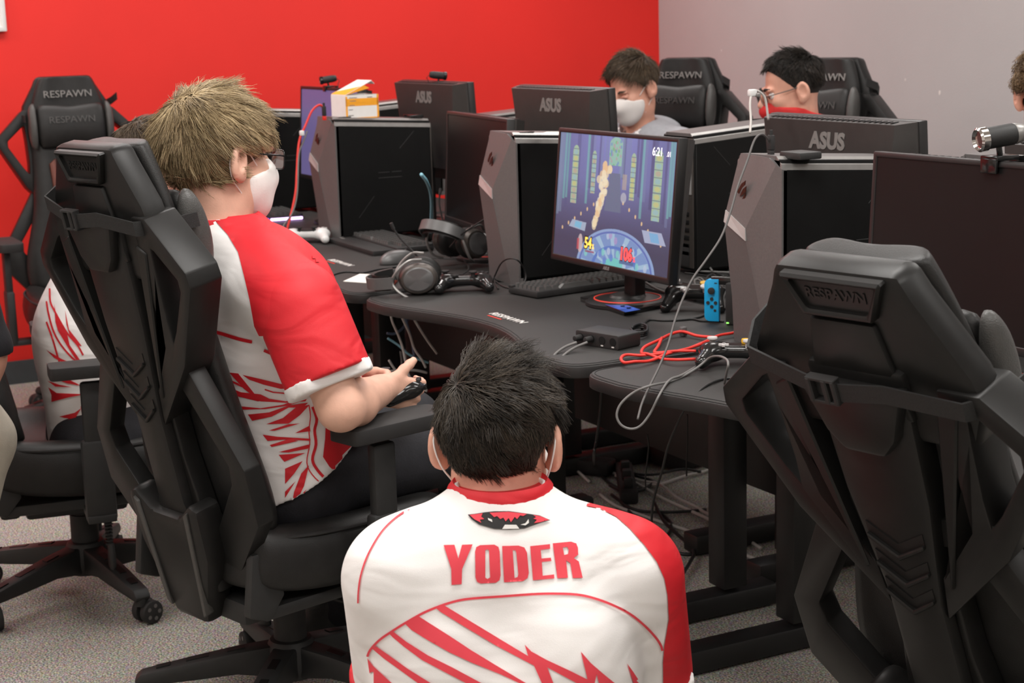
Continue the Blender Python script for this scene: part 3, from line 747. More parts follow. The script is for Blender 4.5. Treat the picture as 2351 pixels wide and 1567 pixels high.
M0, S0, _ = make_monitor((-5.95, 2.33, ZD), 0, 'monitor with a dim purple lit screen behind the orange box', 'screen_purple', .155)
M1, S1, _ = make_monitor((-4.70, 2.33, ZD), math.radians(-8), 'switched-off dark monitor between the two grey and black towers in the middle', z0=.095)
M2, S2, ZC2 = make_monitor((-3.69, 2.225, ZD), 0, 'monitor showing a fighting game in a blue gothic hall', 'screen_off', .09, .10)
M3, S3, _ = make_monitor((-2.43, 2.28, ZD), 0, 'large switched-off monitor at the right edge, chrome webcam on it', z0=.09)
OM0, SO0, _ = make_monitor((-5.60, 2.63, ZD), PI, 'monitor seen from behind in front of the red wall, webcam on top', z0=.175, w=.58)
OM1, SO1, _ = make_monitor((-4.62, 2.62, ZD), PI, 'monitor seen from behind left of the man in the hoodie', z0=.175, w=.58)
OM2, SO2, _ = make_monitor((-3.285, 2.66, ZD), PI, 'monitor seen from behind in front of the man with the red gaiter', z0=.125, w=.58)
OM3, SO3, _ = make_monitor((-2.42, 2.66, ZD), PI, 'monitor seen from behind at the right edge behind the chrome webcam', z0=.10, w=.58)
webcam(M0, S0, -.03, .155+.362, 'black webcam on the purple lit monitor')
webcam(OM0, SO0, -.02, .165+.362, 'black webcam on the monitor near the red wall')
webcam(M3, S3, .045, .09+.362, 'black and chrome webcam on the large dark monitor at right', True, .95)

# the game picture: a flat emissive print on the second monitor's screen
def screen_image():
    Wd, Hd = 640, 360
    yy, xx = np.mgrid[0:Hd, 0:Wd].astype(float); x = xx/Wd; y = yy/Hd
    A = np.zeros((Hd, Wd, 3)); g = lambda c: np.array(c)/255.
    A[:] = g((92, 100, 150)); A *= (1.06-.5*np.clip((y-.35)/.5, 0, 1))[..., None]
    A += g((30, 30, 46))*(np.exp(-((x-.5)/.35)**2)*np.clip(1-y*1.4, 0, 1))[..., None]
    rnd = np.random.default_rng(3)
    def put(mask, c, a=1.): A[mask] = A[mask]*(1-a)+g(c)*a
    def quad(P, c, a=1.):
        m = np.ones((Hd, Wd), bool); n = len(P)
        for i in range(n):
            (ax, ay), (bx2, by2) = P[i], P[(i+1) % n]; m &= ((bx2-ax)*(y-ay)-(by2-ay)*(x-ax)) >= 0
        put(m, c, a)
    for k in range(26):                                     # columns and wall stones
        cx = rnd.random(); wd = .006+.014*rnd.random(); side = abs(cx-.5)*2
        put((abs(x-cx) < wd) & (y < .25+.42*side), rnd.choice([(70, 78, 125), (120, 135, 175), (62, 64, 108), (130, 160, 180)]), .45)
    for cx, top, bot, wd in ((.155, .10, .56, .027), (.325, .13, .46, .019), (.665, .12, .47, .021), (.87, .08, .60, .033)):   # tall stained windows
        m = (abs(x-cx) < wd) & (y > top+.04) & (y < bot) | (((x-cx)/wd)**2+((y-top-.04)/.05)**2 < 1)
        put(m, (168, 200, 165), .95)
        for j in range(9):
            yy0 = top+.02+(bot-top)*(j+.5)/9; put(m & (((x-cx)/(wd*.7))**2+((y-yy0)/.02)**2 < 1), rnd.choice([(205, 200, 130), (150, 190, 200), (190, 170, 150)]), .8)
            put(m & (abs(y-top-.02-(bot-top)*j/9) < .003), (95, 110, 130), .8)
    for cx in (.06, .085, .27, .745, .965, .985): put((abs(x-cx) < .010) & (y < .62-.1*rnd.random()), (115, 205, 190), .55)
    m = (abs(x-.51) < .055) & (y < .22) & (y > .04) | (((x-.51)/.055)**2+((y-.06)/.06)**2 < 1)
    put(m, (150, 205, 180), .9)
    for k in range(30): cx, cy = .46+.1*rnd.random(), .02+.22*rnd.random(); put(m & ((x-cx)**2+((y-cy)*.6)**2 < .00006), rnd.choice([(110, 190, 120), (180, 160, 170), (110, 150, 200)]), .8)
    quad([(.47, .28), (.56, .28), (.585, .58), (.44, .58)], (98, 112, 140), .9)
    for k in range(70):                                     # trail of fire
        t = rnd.random(); cx = .45-.09*t+.02*rnd.standard_normal()*(1.1-t); cy = .22+.50*t; r = .010+.012*rnd.random()
        put(((x-cx)**2+((y-cy)*.6)**2 < r*r), rnd.choice([(250, 225, 180), (255, 240, 205), (245, 200, 150)]), .8)
    for sx in (-1, 1):
        for k in range(7): cx = .5+sx*(.10+.055*k); cy = .50+.045*k+.0*rnd.random(); put(((x-cx)**2+((y-cy)*.45)**2 < .00005), (250, 205, 150), .9)
    put((abs(x-.60) < .018) & (y > .28) & (y < .40), (220, 190, 150), .5); put(((x-.60)**2+((y-.46)*.6)**2 < .0006), (200, 200, 205), .7)
    quad([(.16, .69), (.29, .70), (.28, .77), (.13, .75)], (165, 180, 205)); quad([(.19, .70), (.25, .705), (.24, .755), (.18, .745)], (120, 190, 225))
    quad([(.77, .68), (.93, .68), (.97, .77), (.80, .77)], (170, 180, 210)); quad([(.83, .69), (.90, .69), (.92, .76), (.85, .76)], (120, 180, 225))
    q = ((x-.56)/.34)**2+((y-1.04)/.33)**2                  # round mosaic floor
    put(q < 1, (140, 168, 215)); put((q < .88) & (q > .80), (85, 110, 185)); put(q < .78, (118, 150, 205))
    an = np.arctan2((y-1.04)/.33, (x-.56)/.34)
    put((q < .78) & (np.sin(an*14) > .55), (165, 200, 225), .9); put((q < .36) & (q > .28), (80, 120, 200)); put(q < .10, (110, 205, 200))
    for k in range(26):
        a = -PI*rnd.random(); r = .3+.6*rnd.random(); cx = .56+.34*r*math.cos(a); cy = 1.04+.33*r*math.sin(a)
        put(((x-cx)**2+((y-cy)*.5)**2 < .00022) & (q < .78), rnd.choice([(175, 150, 205), (130, 215, 205), (190, 205, 230), (90, 130, 210)]), .8)
    put(((x-.245)/.022)**2+((y-.87)/.075)**2 < 1, (215, 190, 190), .9); put((abs(x-.225) < .010) & (abs(y-.88) < .045), (205, 70, 80), .8)
    put((abs(x-.66) < .06) & (abs(y-.955) < .012), (70, 100, 150), .9); put((abs(x-.335) < .04) & (abs(y-.925) < .008), (150, 60, 90), .8)
    A += rnd.normal(0, .012, A.shape)
    A = np.clip(A*.86+.07, 0, 1)
    im = bpy.data.images.new('game_picture', Wd, Hd)
    im.pixels.foreach_set(np.concatenate([A[::-1], np.ones((Hd, Wd, 1))], -1).astype(np.float32).ravel()); im.pack(); return im
m = bpy.data.materials.new('game_screen'); m.use_nodes = True; nt = m.node_tree; b = nt.nodes['Principled BSDF']
ti = nt.nodes.new('ShaderNodeTexImage'); ti.image = screen_image(); ti.extension = 'EXTEND'
nt.links.new(ti.outputs['Color'], b.inputs['Emission Color']); b.inputs['Emission Strength'].default_value = .95
b.inputs['Base Color'].default_value = (.01, .01, .012, 1); b.inputs['Roughness'].default_value = .45; M['game_screen'] = m
w, h, z0 = .60, .362, .09
bm = BM(); uv = bm.loops.layers.uv.new('uv')
P = [(-w/2+.012, z0+.0176), (w/2-.012, z0+.0176), (w/2-.012, z0+h-.012), (-w/2+.012, z0+h-.012)]
f = bm.faces.new([bm.verts.new(S2(*p, -.0099)) for p in P])
for l, u in zip(f.loops, ((0, 0), (1, 0), (1, 1), (0, 1))): l[uv].uv = u
gp = finish('game_picture', bm, 'game_screen', M2, 0)
mk('hud_white', (.9, .9, .9), .5, emit=(.85, .86, .9), estr=.8); mk('hud_yellow', (.9, .6, .1), .5, emit=(.95, .62, .10), estr=.8); mk('hud_red', (.9, .1, .1), .5, emit=(.85, .06, .07), estr=.8); mk('hud_dark', (.02, .02, .03), .5)
ct, st = math.cos(.10), math.sin(.10)
def hud(s, u, v, size, m, bold=.001, dz=0.):
    R = frame(S2(-w/2+.012+u*(w-.024), z0+h-.012-v*(h-.03), -.0103-dz), (1, 0, 0), (0, st, ct), (0, -ct, st)); text('screen_lettering', s, size, .0, R, m, gp, 0, .95, bold)
hud('6:21', .855, .085, .030, 'hud_white', .0004); hud('.01', .945, .095, .018, 'hud_white', .0002)
hud('54', .320, .865, .040, 'hud_dark', .0045); hud('54', .320, .865, .040, 'hud_yellow', .0012, .0003); hud('%', .365, .885, .018, 'hud_yellow', .0006)
hud('106', .655, .895, .043, 'hud_dark', .0045); hud('106', .655, .895, .043, 'hud_red', .0022, .0003); hud('%', .725, .92, .018, 'hud_red', .0006)
# ------------------------------------------------------------------ things on the desks
KEYME = None
def make_keyboard(pa, pb, side, label, rest=False, glow=False, length=.44, depth=.135):
    """pa, pb: ends of its long axis on the desk; keys face up, user on the `side` hand of pa->pb."""
    global KEYME
    a, b = Vector((pa.x, pa.y, 0)), Vector((pb.x, pb.y, 0)); c = (a+b)/2; rz = math.atan2(b.y-a.y, b.x-a.x)
    k = empty('keyboard', (c.x, c.y, ZD), rz, label, 'keyboard', 'keyboards')
    bm = BM(); box(bm, (0, 0, .011), (length, depth, .018), .004); box(bm, (0, depth/2-.01, .022), (length, .02, .008), .003); finish('case', bm, 'soft_black', k)
    if KEYME is None:
        bm = BM(); t = .0075; u = .0055
        loft(bm, [[(-t, -t, 0), (t, -t, 0), (t, t, 0), (-t, t, 0)], [(-u, -u, .011), (u, -u, .011), (u, u, .011), (-u, u, .011)]]); KEYME = bpy.data.meshes.new('key'); bmesh.ops.recalc_face_normals(bm, faces=bm.faces); bm.to_mesh(KEYME); bm.free(); KEYME.materials.append(M['key_cap'])
    pit = .0186
    for r in range(6):
        x = -length/2+.018; y = depth/2-.022-r*.0195-(.0 if r == 0 else .002)
        row = [1]*23 if r < 5 else [1.3, 1.3, 1.3, 6.3, 1.3, 1.3, 1.3, 1, 1, 1, 1]
        for wd in row:
            if x+wd*pit > length/2: break
            q = bpy.data.objects.new('key', KEYME); COL.objects.link(q); q.parent = k; q.location = (x+wd*pit/2-.009, y, .0195); q.scale = (1+(wd-1)*1.22, 1, 1); x += wd*pit
    if rest:
        bm = BM(); prism(bm, rounded([(-length/2+.0, -depth/2-.085), (length/2, -depth/2-.085), (length/2, -depth/2-.004), (-length/2, -depth/2-.004)], .008, 3), .0, .016, XY(), .005); r_ = finish('wrist_rest', bm, 'soft_black', k)
        bm = BM()
        for i in range(5): box(bm, (-length/2+.03+.008*i, -depth/2-.045, .0162), (.005, .010, .0006))
        tag(finish('rest_mark', bm, 'grey_print', r_, 0), kind='stuff')
    if glow:
        bm = BM(); box(bm, (length/2+.004, 0, .008), (.008, depth*.95, .010), .002); finish('glowing_edge', bm, 'led_white', k)
        bm = BM(); box(bm, (0, -depth/2-.001, .008), (length*.96, .004, .006)); finish('glowing_rim', bm, 'led_purple', k)
    return k
mk('key_cap', (.085, .084, .082), .35, var=.1)
make_keyboard(at_z(585, 478, ZD), at_z(672, 512, ZD), -1, 'keyboard glowing purple beside the blond man face mask', glow=True)
make_keyboard(at_z(838, 546, ZD), at_z(962, 581, ZD), -1, 'black keyboard with wrist rest in front of the tower with the orange box', rest=True)
make_keyboard(at_z(1228, 676, ZD), at_z(1455, 643, ZD), -1, 'black keyboard lying under the lit game monitor')
# short end piece of a second wrist rest
w_ = at_z(1214, 672, ZD); bm = BM(); prism(bm, rounded([(-.03, -.022), (.035, -.022), (.035, .022), (-.03, .022)], .006, 3), 0, .014, XY(), .004)
o = finish('wrist_rest', bm, 'soft_black', None, 35, (w_.x, w_.y, ZD)); o.rotation_euler.z = .9; tag(o, 'small black foam wrist rest at the left end of the keyboard under the game monitor', 'wrist rest')

def rotz(o, a): o.rotation_euler.z = a; return o
# mouse
p = at_z(912, 603, ZD); S = SDF((-.05, -.08, -.005), (.05, .08, .05), .003)
S.ell((0, -.005, .008), (.034, .062, .034), clip=[((0, 0, -1), (0, 0, 0))]); S.ell((.012, .02, .012), (.022, .042, .024), k=.012, clip=[((0, 0, -1), (0, 0, 0))])
ms = rotz(empty('mouse', (p.x, p.y, ZD), 0, 'grey computer mouse at the end of the wrist rest', 'mouse'), .3)
V, Q = S.mesh('x', 2); o = link('shell', np_mesh('shell', V, Q), 'shiny_grey', ms, 180)
bm = BM(); cyl(bm, (-.004, .04, .032), (.004, .04, .032), .008, n=14); finish('wheel', bm, 'soft_black', ms)
bm = BM(); tube(bm, spline([(0, .058, .01), (.0, .09, .004), (.05, .13, .003), (.12, .15, .003)]), .0016, 6); finish('lead', bm, 'cable_black', ms)

def px_poly(pts, z): return [at_z(x, y, z) for x, y in pts]
def flat_thing(name, pts, z, th, m, label, cat, parent=None, bev=0.):
    P = px_poly(pts, z); c = sum(P, Vector())/len(P); bm = BM()
    prism(bm, [(p.x-c.x, p.y-c.y) for p in P], 0, th, XY(), bev)
    o = finish(name, bm, m, parent, 30, (c.x, c.y, z)); return tag(o, label, cat)
flat_thing('paper_sheet', [(788, 646), (826, 629), (872, 631), (862, 651)], ZD, .0012, 'paper', 'white paper sheet on the desk left of the headset', 'paper')
flat_thing('paper_slip', [(1235, 309), (1255, 303), (1290, 303), (1290, 309)], 1.1615, .0008, 'paper', 'white paper slip on top of the tower left of the game monitor', 'paper')
lw = flat_thing('leather_case', [(858, 640), (868, 634), (905, 633), (915, 645), (905, 656), (868, 658)], ZD+.001, .014, 'leather_red', 'small red leather case beside the white paper', 'case', None, .004)
bm = BM(); box(bm, (.01, 0, .0155), (.028, .035, .003), .001); finish('flap', bm, 'leather_red', lw)
# dark tablet-like slab under the monitor base with a blue printed corner
tb = flat_thing('game_case', [(1332, 692), (1433, 725), (1553, 701), (1440, 670)], ZD, .013, 'gloss_black', 'flat black case with blue artwork under the lit monitor base', 'case', None, .002)
def on_case(pts, m, nm):
    P = px_poly(pts, ZD+.0135); bm = BM(); prism(bm, [(q.x-tb.location.x, q.y-tb.location.y) for q in P], .0131, .0136, XY()); finish(nm, bm, m, tb, 0)
mk('print_blue', (.05, .12, .5), .35, var=.5, scale=60); mk('print_sky', (.25, .5, .8), .35, var=.4, scale=80)
on_case([(1358, 687), (1392, 685), (1470, 710), (1436, 716)], 'print_blue', 'cover_print'); on_case([(1374, 688), (1394, 685.5), (1416, 693), (1392, 698)], 'print_sky', 'cover_highlight')
for i in range(3): on_case([(1410+14*i, 697+4.5*i), (1420+14*i, 696.5+4.4*i), (1421+14*i, 699+4.4*i), (1411+14*i, 699.5+4.5*i)], 'white_print', 'cover_lettering')

# headset
def headset(loc, rz, label, lean=.5):
    h = rotz(empty('headset', loc, 0, label, 'headset', 'gaming headsets'), rz)
    for s, tz in ((1, .0), (-1, .0)):
        c = Vector((s*.062, 0, .052)); T = Matrix.Translation(c) @ Matrix.Rotation(PI/2*s, 4, 'Y') @ Matrix.Diagonal((1.05, .86, 1, 1))
        bm = BM(); lathe(bm, [(.030, -.012), (.050, -.010), (.052, .004), (.046, .014), (.030, .020)], 26, T); cp = finish('ear_cup', bm, 'gunmetal', h)
        bm = BM(); lathe(bm, [(.022, -.038), (.042, -.040), (.054, -.032), (.056, -.020), (.050, -.010), (.03, -.009)], 26, T); finish('ear_cushion', bm, 'chair_leather', cp, 60)
        bm = BM(); lathe(bm, [(.0, .0145), (.040, .0145), (.040, .017), (.036, .020), (.0, .0215)], 26, T); finish('ear_plate', bm, 'shiny_grey', cp)
        bm = BM(); tube(bm, spline([c+Vector((s*.004, -.052, -.015)), c+Vector((s*.018, -.054, .02)), c+Vector((s*.02, -.03, .056)), c+Vector((s*.012, 0, .074)), c+Vector((s*.02, .03, .056)), c+Vector((s*.018, .054, .02)), c+Vector((s*.004, .052, -.015))]), .0042, 6); finish('yoke', bm, 'silver', h)
    arc = [(.078*math.cos(q), .0, .125+.075*math.sin(q)) for q in [PI*k/16 for k in range(17)]]
    bm = BM(); loft(bm, [[(x, y-.016, z), (x*1.07, y-.016, .125+(z-.125)*1.07), (x*1.07, y+.016, .125+(z-.125)*1.07), (x, y+.016, z)] for x, y, z in arc]); finish('headband', bm, 'shiny_grey', h, 50)
    arc = [(.066*math.cos(q), .0, .122+.058*math.sin(q)) for q in [PI*(k+1)/18 for k in range(17)]]
    bm = BM(); loft(bm, [[(x, y-.020, z), (x*1.12, y-.022, .122+(z-.122)*1.12), (x*1.12, y+.022, .122+(z-.122)*1.12), (x, y+.020, z)] for x, y, z in arc]); finish('band_cushion', bm, 'chair_leather', h, 60)
    bm = BM(); tube(bm, spline([(-.072, .03, .05), (-.085, .06, .07), (-.09, .10, .10), (-.088, .13, .115)]), .0028, 7); cyl(bm, (-.088, .13, .115), (-.086, .148, .12), .005, n=10); finish('microphone_boom', bm, 'soft_black', h)
    return h
hp1 = headset(at_z(1008, 668, ZD), -.35, 'grey and black headset lying on the desk edge beside the black gamepad'); hp1.rotation_euler = (math.radians(96), 0, math.radians(-28)); hp1.location.z = ZD+.052
hp2 = headset(at_z(1082, 606, ZD), .6, 'second headset with upright microphone behind the first one'); hp2.rotation_euler = (math.radians(62), math.radians(0), math.radians(20)); hp2.location.z = ZD+.05

# gamepads
def gamepad(loc, rz, label, col='soft_black', btn='soft_black', style=0, pitch=0.):
    g = empty('gamepad', loc, rz, label, 'gamepad', 'game controllers'); g.rotation_euler = (pitch, 0, rz)
    S = SDF((-.10, -.085, -.005), (.10, .06, .062), .0032)
    S.bx((0, .012, .030), (.048, .026, .014), None, .012, .012)
    for s in (1, -1):
        S.ell((s*.050, .012, .030), (.030, .031, .018), k=.014)
        S.cap((s*.055, .0, .027), (s*.070, -.058, .018), .019, .0145, k=.016)
    V, Q = S.mesh('x', 2); link('shell', np_mesh('shell', V, Q), col, g, 180)
    if style == 1:
        bm = BM(); prism(bm, rounded([(-.034, -.012), (.034, -.012), (.040, .03), (-.040, .03)], .006, 3), .043, .0465, XY(), .001); finish('touch_pad', bm, 'soft_black', g)
    for x, y in (((-.052, .022), (.026, -.008)) if style != 1 else ((-.026, -.006), (.026, -.006))):
        bm = BM(); cyl(bm, (x, y, .040), (x, y, .053), .006, n=12); lathe(bm, [(.010, .052), (.0115, .054), (.011, .0575), (.006, .0565)], 16, Matrix.Translation((x, y, 0))); finish('thumb_stick', bm, 'pale_button' if style == 2 else 'soft_black', g)
    for i, (x, y) in enumerate(((.052, .034), (.064, .022), (.040, .022), (.052, .010))):
        bm = BM(); cyl(bm, (x, y, .042), (x, y, .050), .0055 if style != 2 or i else .008, n=12, bev=.001); finish('face_button', bm, (['green_button', 'pale_button', 'red_button', 'pale_button'][i] if style == 2 else btn), g)
    if style == 2:
        bm = BM(); lathe(bm, [(.009, .045), (.010, .050), (.009, .0545), (.004, .0545)], 14, Matrix.Translation((.020, .018, 0))); finish('c_stick', bm, 'yellow_button', g)
    bm = BM(); x, y = (-.026, -.008) if style != 1 else (-.052, .022)
    box(bm, (x, y, .046), (.022, .007, .006), .001); box(bm, (x, y, .046), (.007, .022, .006), .001); finish('direction_pad', bm, btn, g)
    for s in (1, -1):
        bm = BM(); box(bm, (s*.050, .040, .030), (.036, .010, .014), .004); finish('shoulder_button', bm, 'gloss_black' if style != 1 else 'soft_black', g)
    return g
g1 = gamepad(at_z(1066, 668, ZD), math.radians(64), 'black gamepad lying on the desk right of the headset', 'gloss_black', 'pale_button' if False else 'soft_black')
g2 = gamepad(at_z(706, 557, ZD), math.radians(62), 'white gamepad beside the blond man shoulder', 'white_plastic', 'pale_button', 1)
g3 = gamepad(at_z(1690, 838, ZD), math.radians(52), 'black gamepad with yellow, red and green buttons beside the red cable', 'gloss_black', 'pale_button', 2)
g4 = gamepad(at_z(1598, 708, ZD), math.radians(48), 'black gamepad standing on edge behind the lit monitor, grey sticks', 'gloss_black', 'pale_button', 2, math.radians(18)); g4.location.z = ZD+.012

# handheld console dock with its blue side controller
p = at_z(1652, 742, ZD); dk = empty('console_dock', (p.x, p.y, ZD), math.radians(40), 'black console dock with a bright blue controller on its end', 'console')
bm = BM(); box(bm, (.062, 0, .052), (.085, .042, .104), .006); finish('dock_body', bm, 'soft_black', dk)
bm = BM(); box(bm, (.03, .0, .106), (.10, .012, .02), .003); finish('tablet', bm, 'gloss_black', dk)
bm = BM(); prism(bm, rounded([(-.036, .006), (0, .006), (0, .110), (-.036, .110)], [.015, .001, .001, .015], 6), -.008, .008, XZ(), .002); jc = finish('side_controller', bm, 'blue_plastic', dk)
bm = BM(); cyl(bm, (-.017, -.008, .082), (-.017, -.016, .082), .0078, .0088, 16, .001); finish('thumb_stick', bm, 'soft_black', jc)
for x, z in ((0, .0095), (0, -.0095), (.0095, 0), (-.0095, 0)):
    bm = BM(); cyl(bm, (-.017+x, -.007, .052+z), (-.017+x, -.0105, .052+z), .0042, n=12); finish('button', bm, 'soft_black', jc)
bm = BM(); box(bm, (-.009, -.0085, .033), (.006, .002, .006), .0008); finish('capture_button', bm, 'soft_black', jc)
bm = BM(); box(bm, (-.007, -.0085, .101), (.007, .002, .0018)); finish('minus_button', bm, 'soft_black', jc)
bm = BM(); box(bm, (.026, -.0215, .006), (.006, .002, .003)); finish('status_light', bm, 'led_green', dk)

# four-port adapter box with two leads and a coiled lead
a, b = at_z(1322, 789, ZD), at_z(1420, 805, ZD); c = (a+b)/2; rz = math.atan2(b.y-a.y, b.x-a.x)
ad = empty('adapter_box', (c.x, c.y, ZD), rz, 'flat black adapter box with four round sockets on the desk edge', 'adapter')
L = (b-a).length; d = .075
bm = BM(); prism(bm, rounded([(-L/2, .0), (L/2, .0), (L/2, .034), (-L/2, .034)], .006, 3), 0, d, lambda x, z, y: (x, y, z), .002); finish('case', bm, 'plastic_black', ad)
for k in range(4):
    x = -L/2+L*(k+.5)/4
    bm = BM(); lathe(bm, [(.006, 0), (.0095, 0), (.0095, .0015), (.006, .0015)], 16, Matrix.Translation((x, -.0002, .018)) @ Matrix.Rotation(PI/2, 4, 'X')); finish('socket', bm, 'gloss_black', ad)
    if k < 2:
        bm = BM(); cyl(bm, (x, .0, .018), (x, -.022, .018), .0078, .0065, 14, .002); finish('plug', bm, 'soft_black', ad)
    else:
        bm = BM(); box(bm, (x, -.0006, .006), (.007, .001, .003)); finish('socket_mark', bm, 'white_print', ad, 0)

# opened orange and white carton on the tower
zt = ZD+TH*1.045-.010
bx = empty('carton', (T1.location.x-.006, T1.location.y-.04, zt), .06, 'open white and orange cardboard box on top of the computer tower', 'box')
w, d, h = .115, .128, .082
bm = BM()
for c, s in (((0, 0, .001), (w, d, .002)), ((-w/2, 0, h/2), (.002, d, h)), ((w/2, 0, h/2), (.002, d, h)), ((0, -d/2, h/2), (w, .002, h)), ((0, d/2, h/2), (w, .002, h))): box(bm, c, s)
finish('carton_body', bm, 'white_card', bx, 0)
for y0, y1, z0, z1 in ((-d/2, d/2, .054, .070), (-d/2, -d/2+.007, 0, .078), (d/2-.007, d/2, 0, .082), (-d/2, d/2, .044, .055), (-d/2, d/2, .0, .004)):
    bm = BM(); box(bm, (w/2+.0012, (y0+y1)/2, (z0+z1)/2), (.0006, y1-y0, z1-z0)); finish('orange_band', bm, 'orange_card', bx, 0)
bm = BM()
for y, z, l in ((-.035, .073, .03), (.03, .073, .02), (-.04, .047, .02), (-.036, .062, .024), (-.045, .032, .016), (-.045, .012, .02)): box(bm, (w/2+.0018, y, z), (.0004, l, .0022))
tag(finish('small_print', bm, 'grey_print', bx, 0), kind='stuff')
bm = BM(); tilt = .42
prism(bm, [(-w/2, 0), (w/2, 0), (w/2, .115), (-w/2, .115)], 0, .002, lambda x, q, t: (x, -d/2+q*math.cos(tilt), h+q*math.sin(tilt)+t)); prism(bm, [(-w/2+.006, .115), (w/2-.006, .115), (w/2-.012, .135), (-w/2+.012, .135)], 0, .002, lambda x, q, t: (x, -d/2+q*math.cos(tilt)-(q-.115)*.1, h+.115*math.sin(tilt)+t-(q-.115)*.6))
lid = finish('lid', bm, 'white_card', bx, 0)
bm = BM(); prism(bm, [(-w/2, 0), (w/2, 0), (w/2, .065), (-w/2, .02)], .0021, .0027, lambda x, q, t: (x, -d/2+q*math.cos(tilt), h+q*math.sin(tilt)+t)); finish('lid_band', bm, 'orange_card', lid, 0)
bm = BM(); prism(bm, [(0, 0), (.09, 0), (.115, .04)], w/2-.001, w/2+.0008, lambda q, r, t: (t, -d/2+q*math.cos(tilt)*.9, h+q*math.sin(tilt)*.9-r*.5)); finish('side_flap', bm, 'orange_card', lid, 0)

def small_box(name, px, z, s, m, label, cat, rz=0., bev=.003):
    p = at_z(*px, z); bm = BM(); box(bm, (0, 0, s[2]/2), s, bev); o = finish(name, bm, m, None, 35, (p.x, p.y, z)); o.rotation_euler.z = rz; return tag(o, label, cat)
hb_ = small_box('usb_hub', (962, 279), 1.141, (.07, .05, .014), 'gloss_black', 'small black box on the rear of the tower with the orange box', 'hub'); hb_.location = (-5.455, 2.455, ZD+1.045*(TH-DROP)+.002)
small_box('usb_hub', (1838, 364), ZD+TH*1.045-.008, (.075, .06, .016), 'plastic_black', 'flat black box on the tower top below the rear monitor lettering', 'hub')
small_box('white_box', (1092, 551), ZD, (.07, .05, .03), 'white_plastic', 'small white plastic box behind the headsets', 'box', .3)
# small round camera lying among the cables
p = at_z(990, 553, ZD); cm = empty('desk_camera', (p.x, p.y, ZD), .4, 'small black round camera lying among cables by the blue cable', 'camera')
bm = BM(); ball(bm, (0, 0, .026), (.028, .026, .026), 16); finish('camera_body', bm, 'gloss_black', cm)
bm = BM(); cyl(bm, (.0, -.018, .026), (0, -.034, .026), .016, .014, 16, .002); finish('lens', bm, 'soft_black', cm)
p = at_z(1030, 545, ZD); sp = empty('desk_speaker', (p.x, p.y, ZD), .2, 'black rounded device behind the first headset', 'speaker')
bm = BM(); lathe(bm, [(.02, 0), (.034, .006), (.036, .03), (.03, .05), (.012, .058)], 18); finish('housing', bm, 'soft_black', sp, 60)
bm = BM(); lathe(bm, [(.0365, .022), (.0375, .026), (.0365, .03)], 18); finish('ring', bm, 'shiny_grey', sp)
# plugs standing in the tower tops
for (px, z, m, lab) in (((745, 275), ZD+TH*1.045-.006, 'port_red', 'black and red plug in the top of the tower with the orange box'), ((1770, 358), ZD+TH*1.045-.006, 'soft_black', 'black plug standing in the top of the nearest tower')):
    p = at_z(*px, z); o = empty('usb_plug', p, 0, lab, 'plug')
    bm = BM(); box(bm, (0, 0, .006), (.014, .010, .014), .001); finish('plug_tip', bm, m, o)
    bm = BM(); box(bm, (0, 0, .030), (.017, .012, .034), .003); cyl(bm, (0, 0, .045), (0, 0, .058), .004, n=10); finish('plug_body', bm, 'soft_black', o)

# ------------------------------------------------------------------ cables
def cable(pts, r, m, label, sub=8, grp=None, name='cable'):
    P = spline(pts, sub); c = P[0].copy(); bm = BM(); tube(bm, [p-c for p in P], r, 6)
    return tag(finish(name, bm, m, None, 180, c), label, 'cable', grp)
ZC = ZD+.003
Z_ = lambda L, z: [at_z(x, y, z) for x, y in L]
def D_(L, d0, d1):
    n = len(L); return [at_d(x, y, d0+(d1-d0)*i/(n-1)) for i, (x, y) in enumerate(L)]
q1 = lambda L: [(1250+x*.3191, 550+y*.3191) for x, y in L]
q3 = lambda L: [(1200+x*.4257, 900+y*.4257) for x, y in L]
q4 = lambda L: [(650+x*.2872, 450+y*.2872) for x, y in L]
rc = q1([(1440, 722), (1405, 692), (1340, 695), (1250, 715), (1150, 765), (1000, 810), (850, 850), (700, 850), (590, 856), (552, 880), (575, 905), (650, 908), (760, 885), (900, 845), (1040, 805), (1180, 755), (1230, 735), (1100, 705), (990, 690), (900, 703), (830, 745), (720, 800), (700, 835), (740, 852), (840, 872), (950, 893), (1085, 885)])
cable([p+Vector((0, 0, .004+.006*abs(math.sin(i*1.3)))) for i, p in enumerate(Z_(rc, ZC))], .0036, 'cable_red', 'bright red braided cable looped on the nearest desk')
rc2 = q1([(845, 742), (820, 800), (792, 845), (830, 850), (960, 838), (1090, 838)])
cable([p+Vector((0, 0, .012)) for p in Z_(rc2, ZC)], .0036, 'cable_red', 'short inner strand of red cable inside the red loop')
tp_ = at_z(*q1([(998, 694)])[0], ZD); bm = BM(); box(bm, (0, 0, .012), (.014, .016, .022), .003); o = finish('cable_tie', bm, 'shiny_grey', None, 35, tp_); tag(o, 'grey velcro tie holding the red cable', 'tie')
A = D_([(1770, 338), (1762, 318), (1748, 308), (1732, 322), (1716, 368), (1694, 428), (1676, 490), (1655, 545), (1620, 598), (1590, 640), (1566, 690), (1548, 740), (1534, 790), (1514, 840), (1492, 885), (1474, 925), (1464, 962)], 3.72, 3.28)
cable(A, .0025, 'cable_dim', 'long grey cable hanging from the nearest tower across the game monitor edge')
cable(D_([(1764, 275), (1756, 225), (1738, 208), (1726, 216), (1722, 240), (1724, 275), (1722, 305)], 4.25, 4.15), .0030, 'cable_pale', 'pale cable looping over the rear monitor corner by the red gaiter')
p = at_d(1727, 213, 4.2); o = empty('usb_plug', p, 0, 'white plug at the bend of the pale cable by the red gaiter', 'plug')
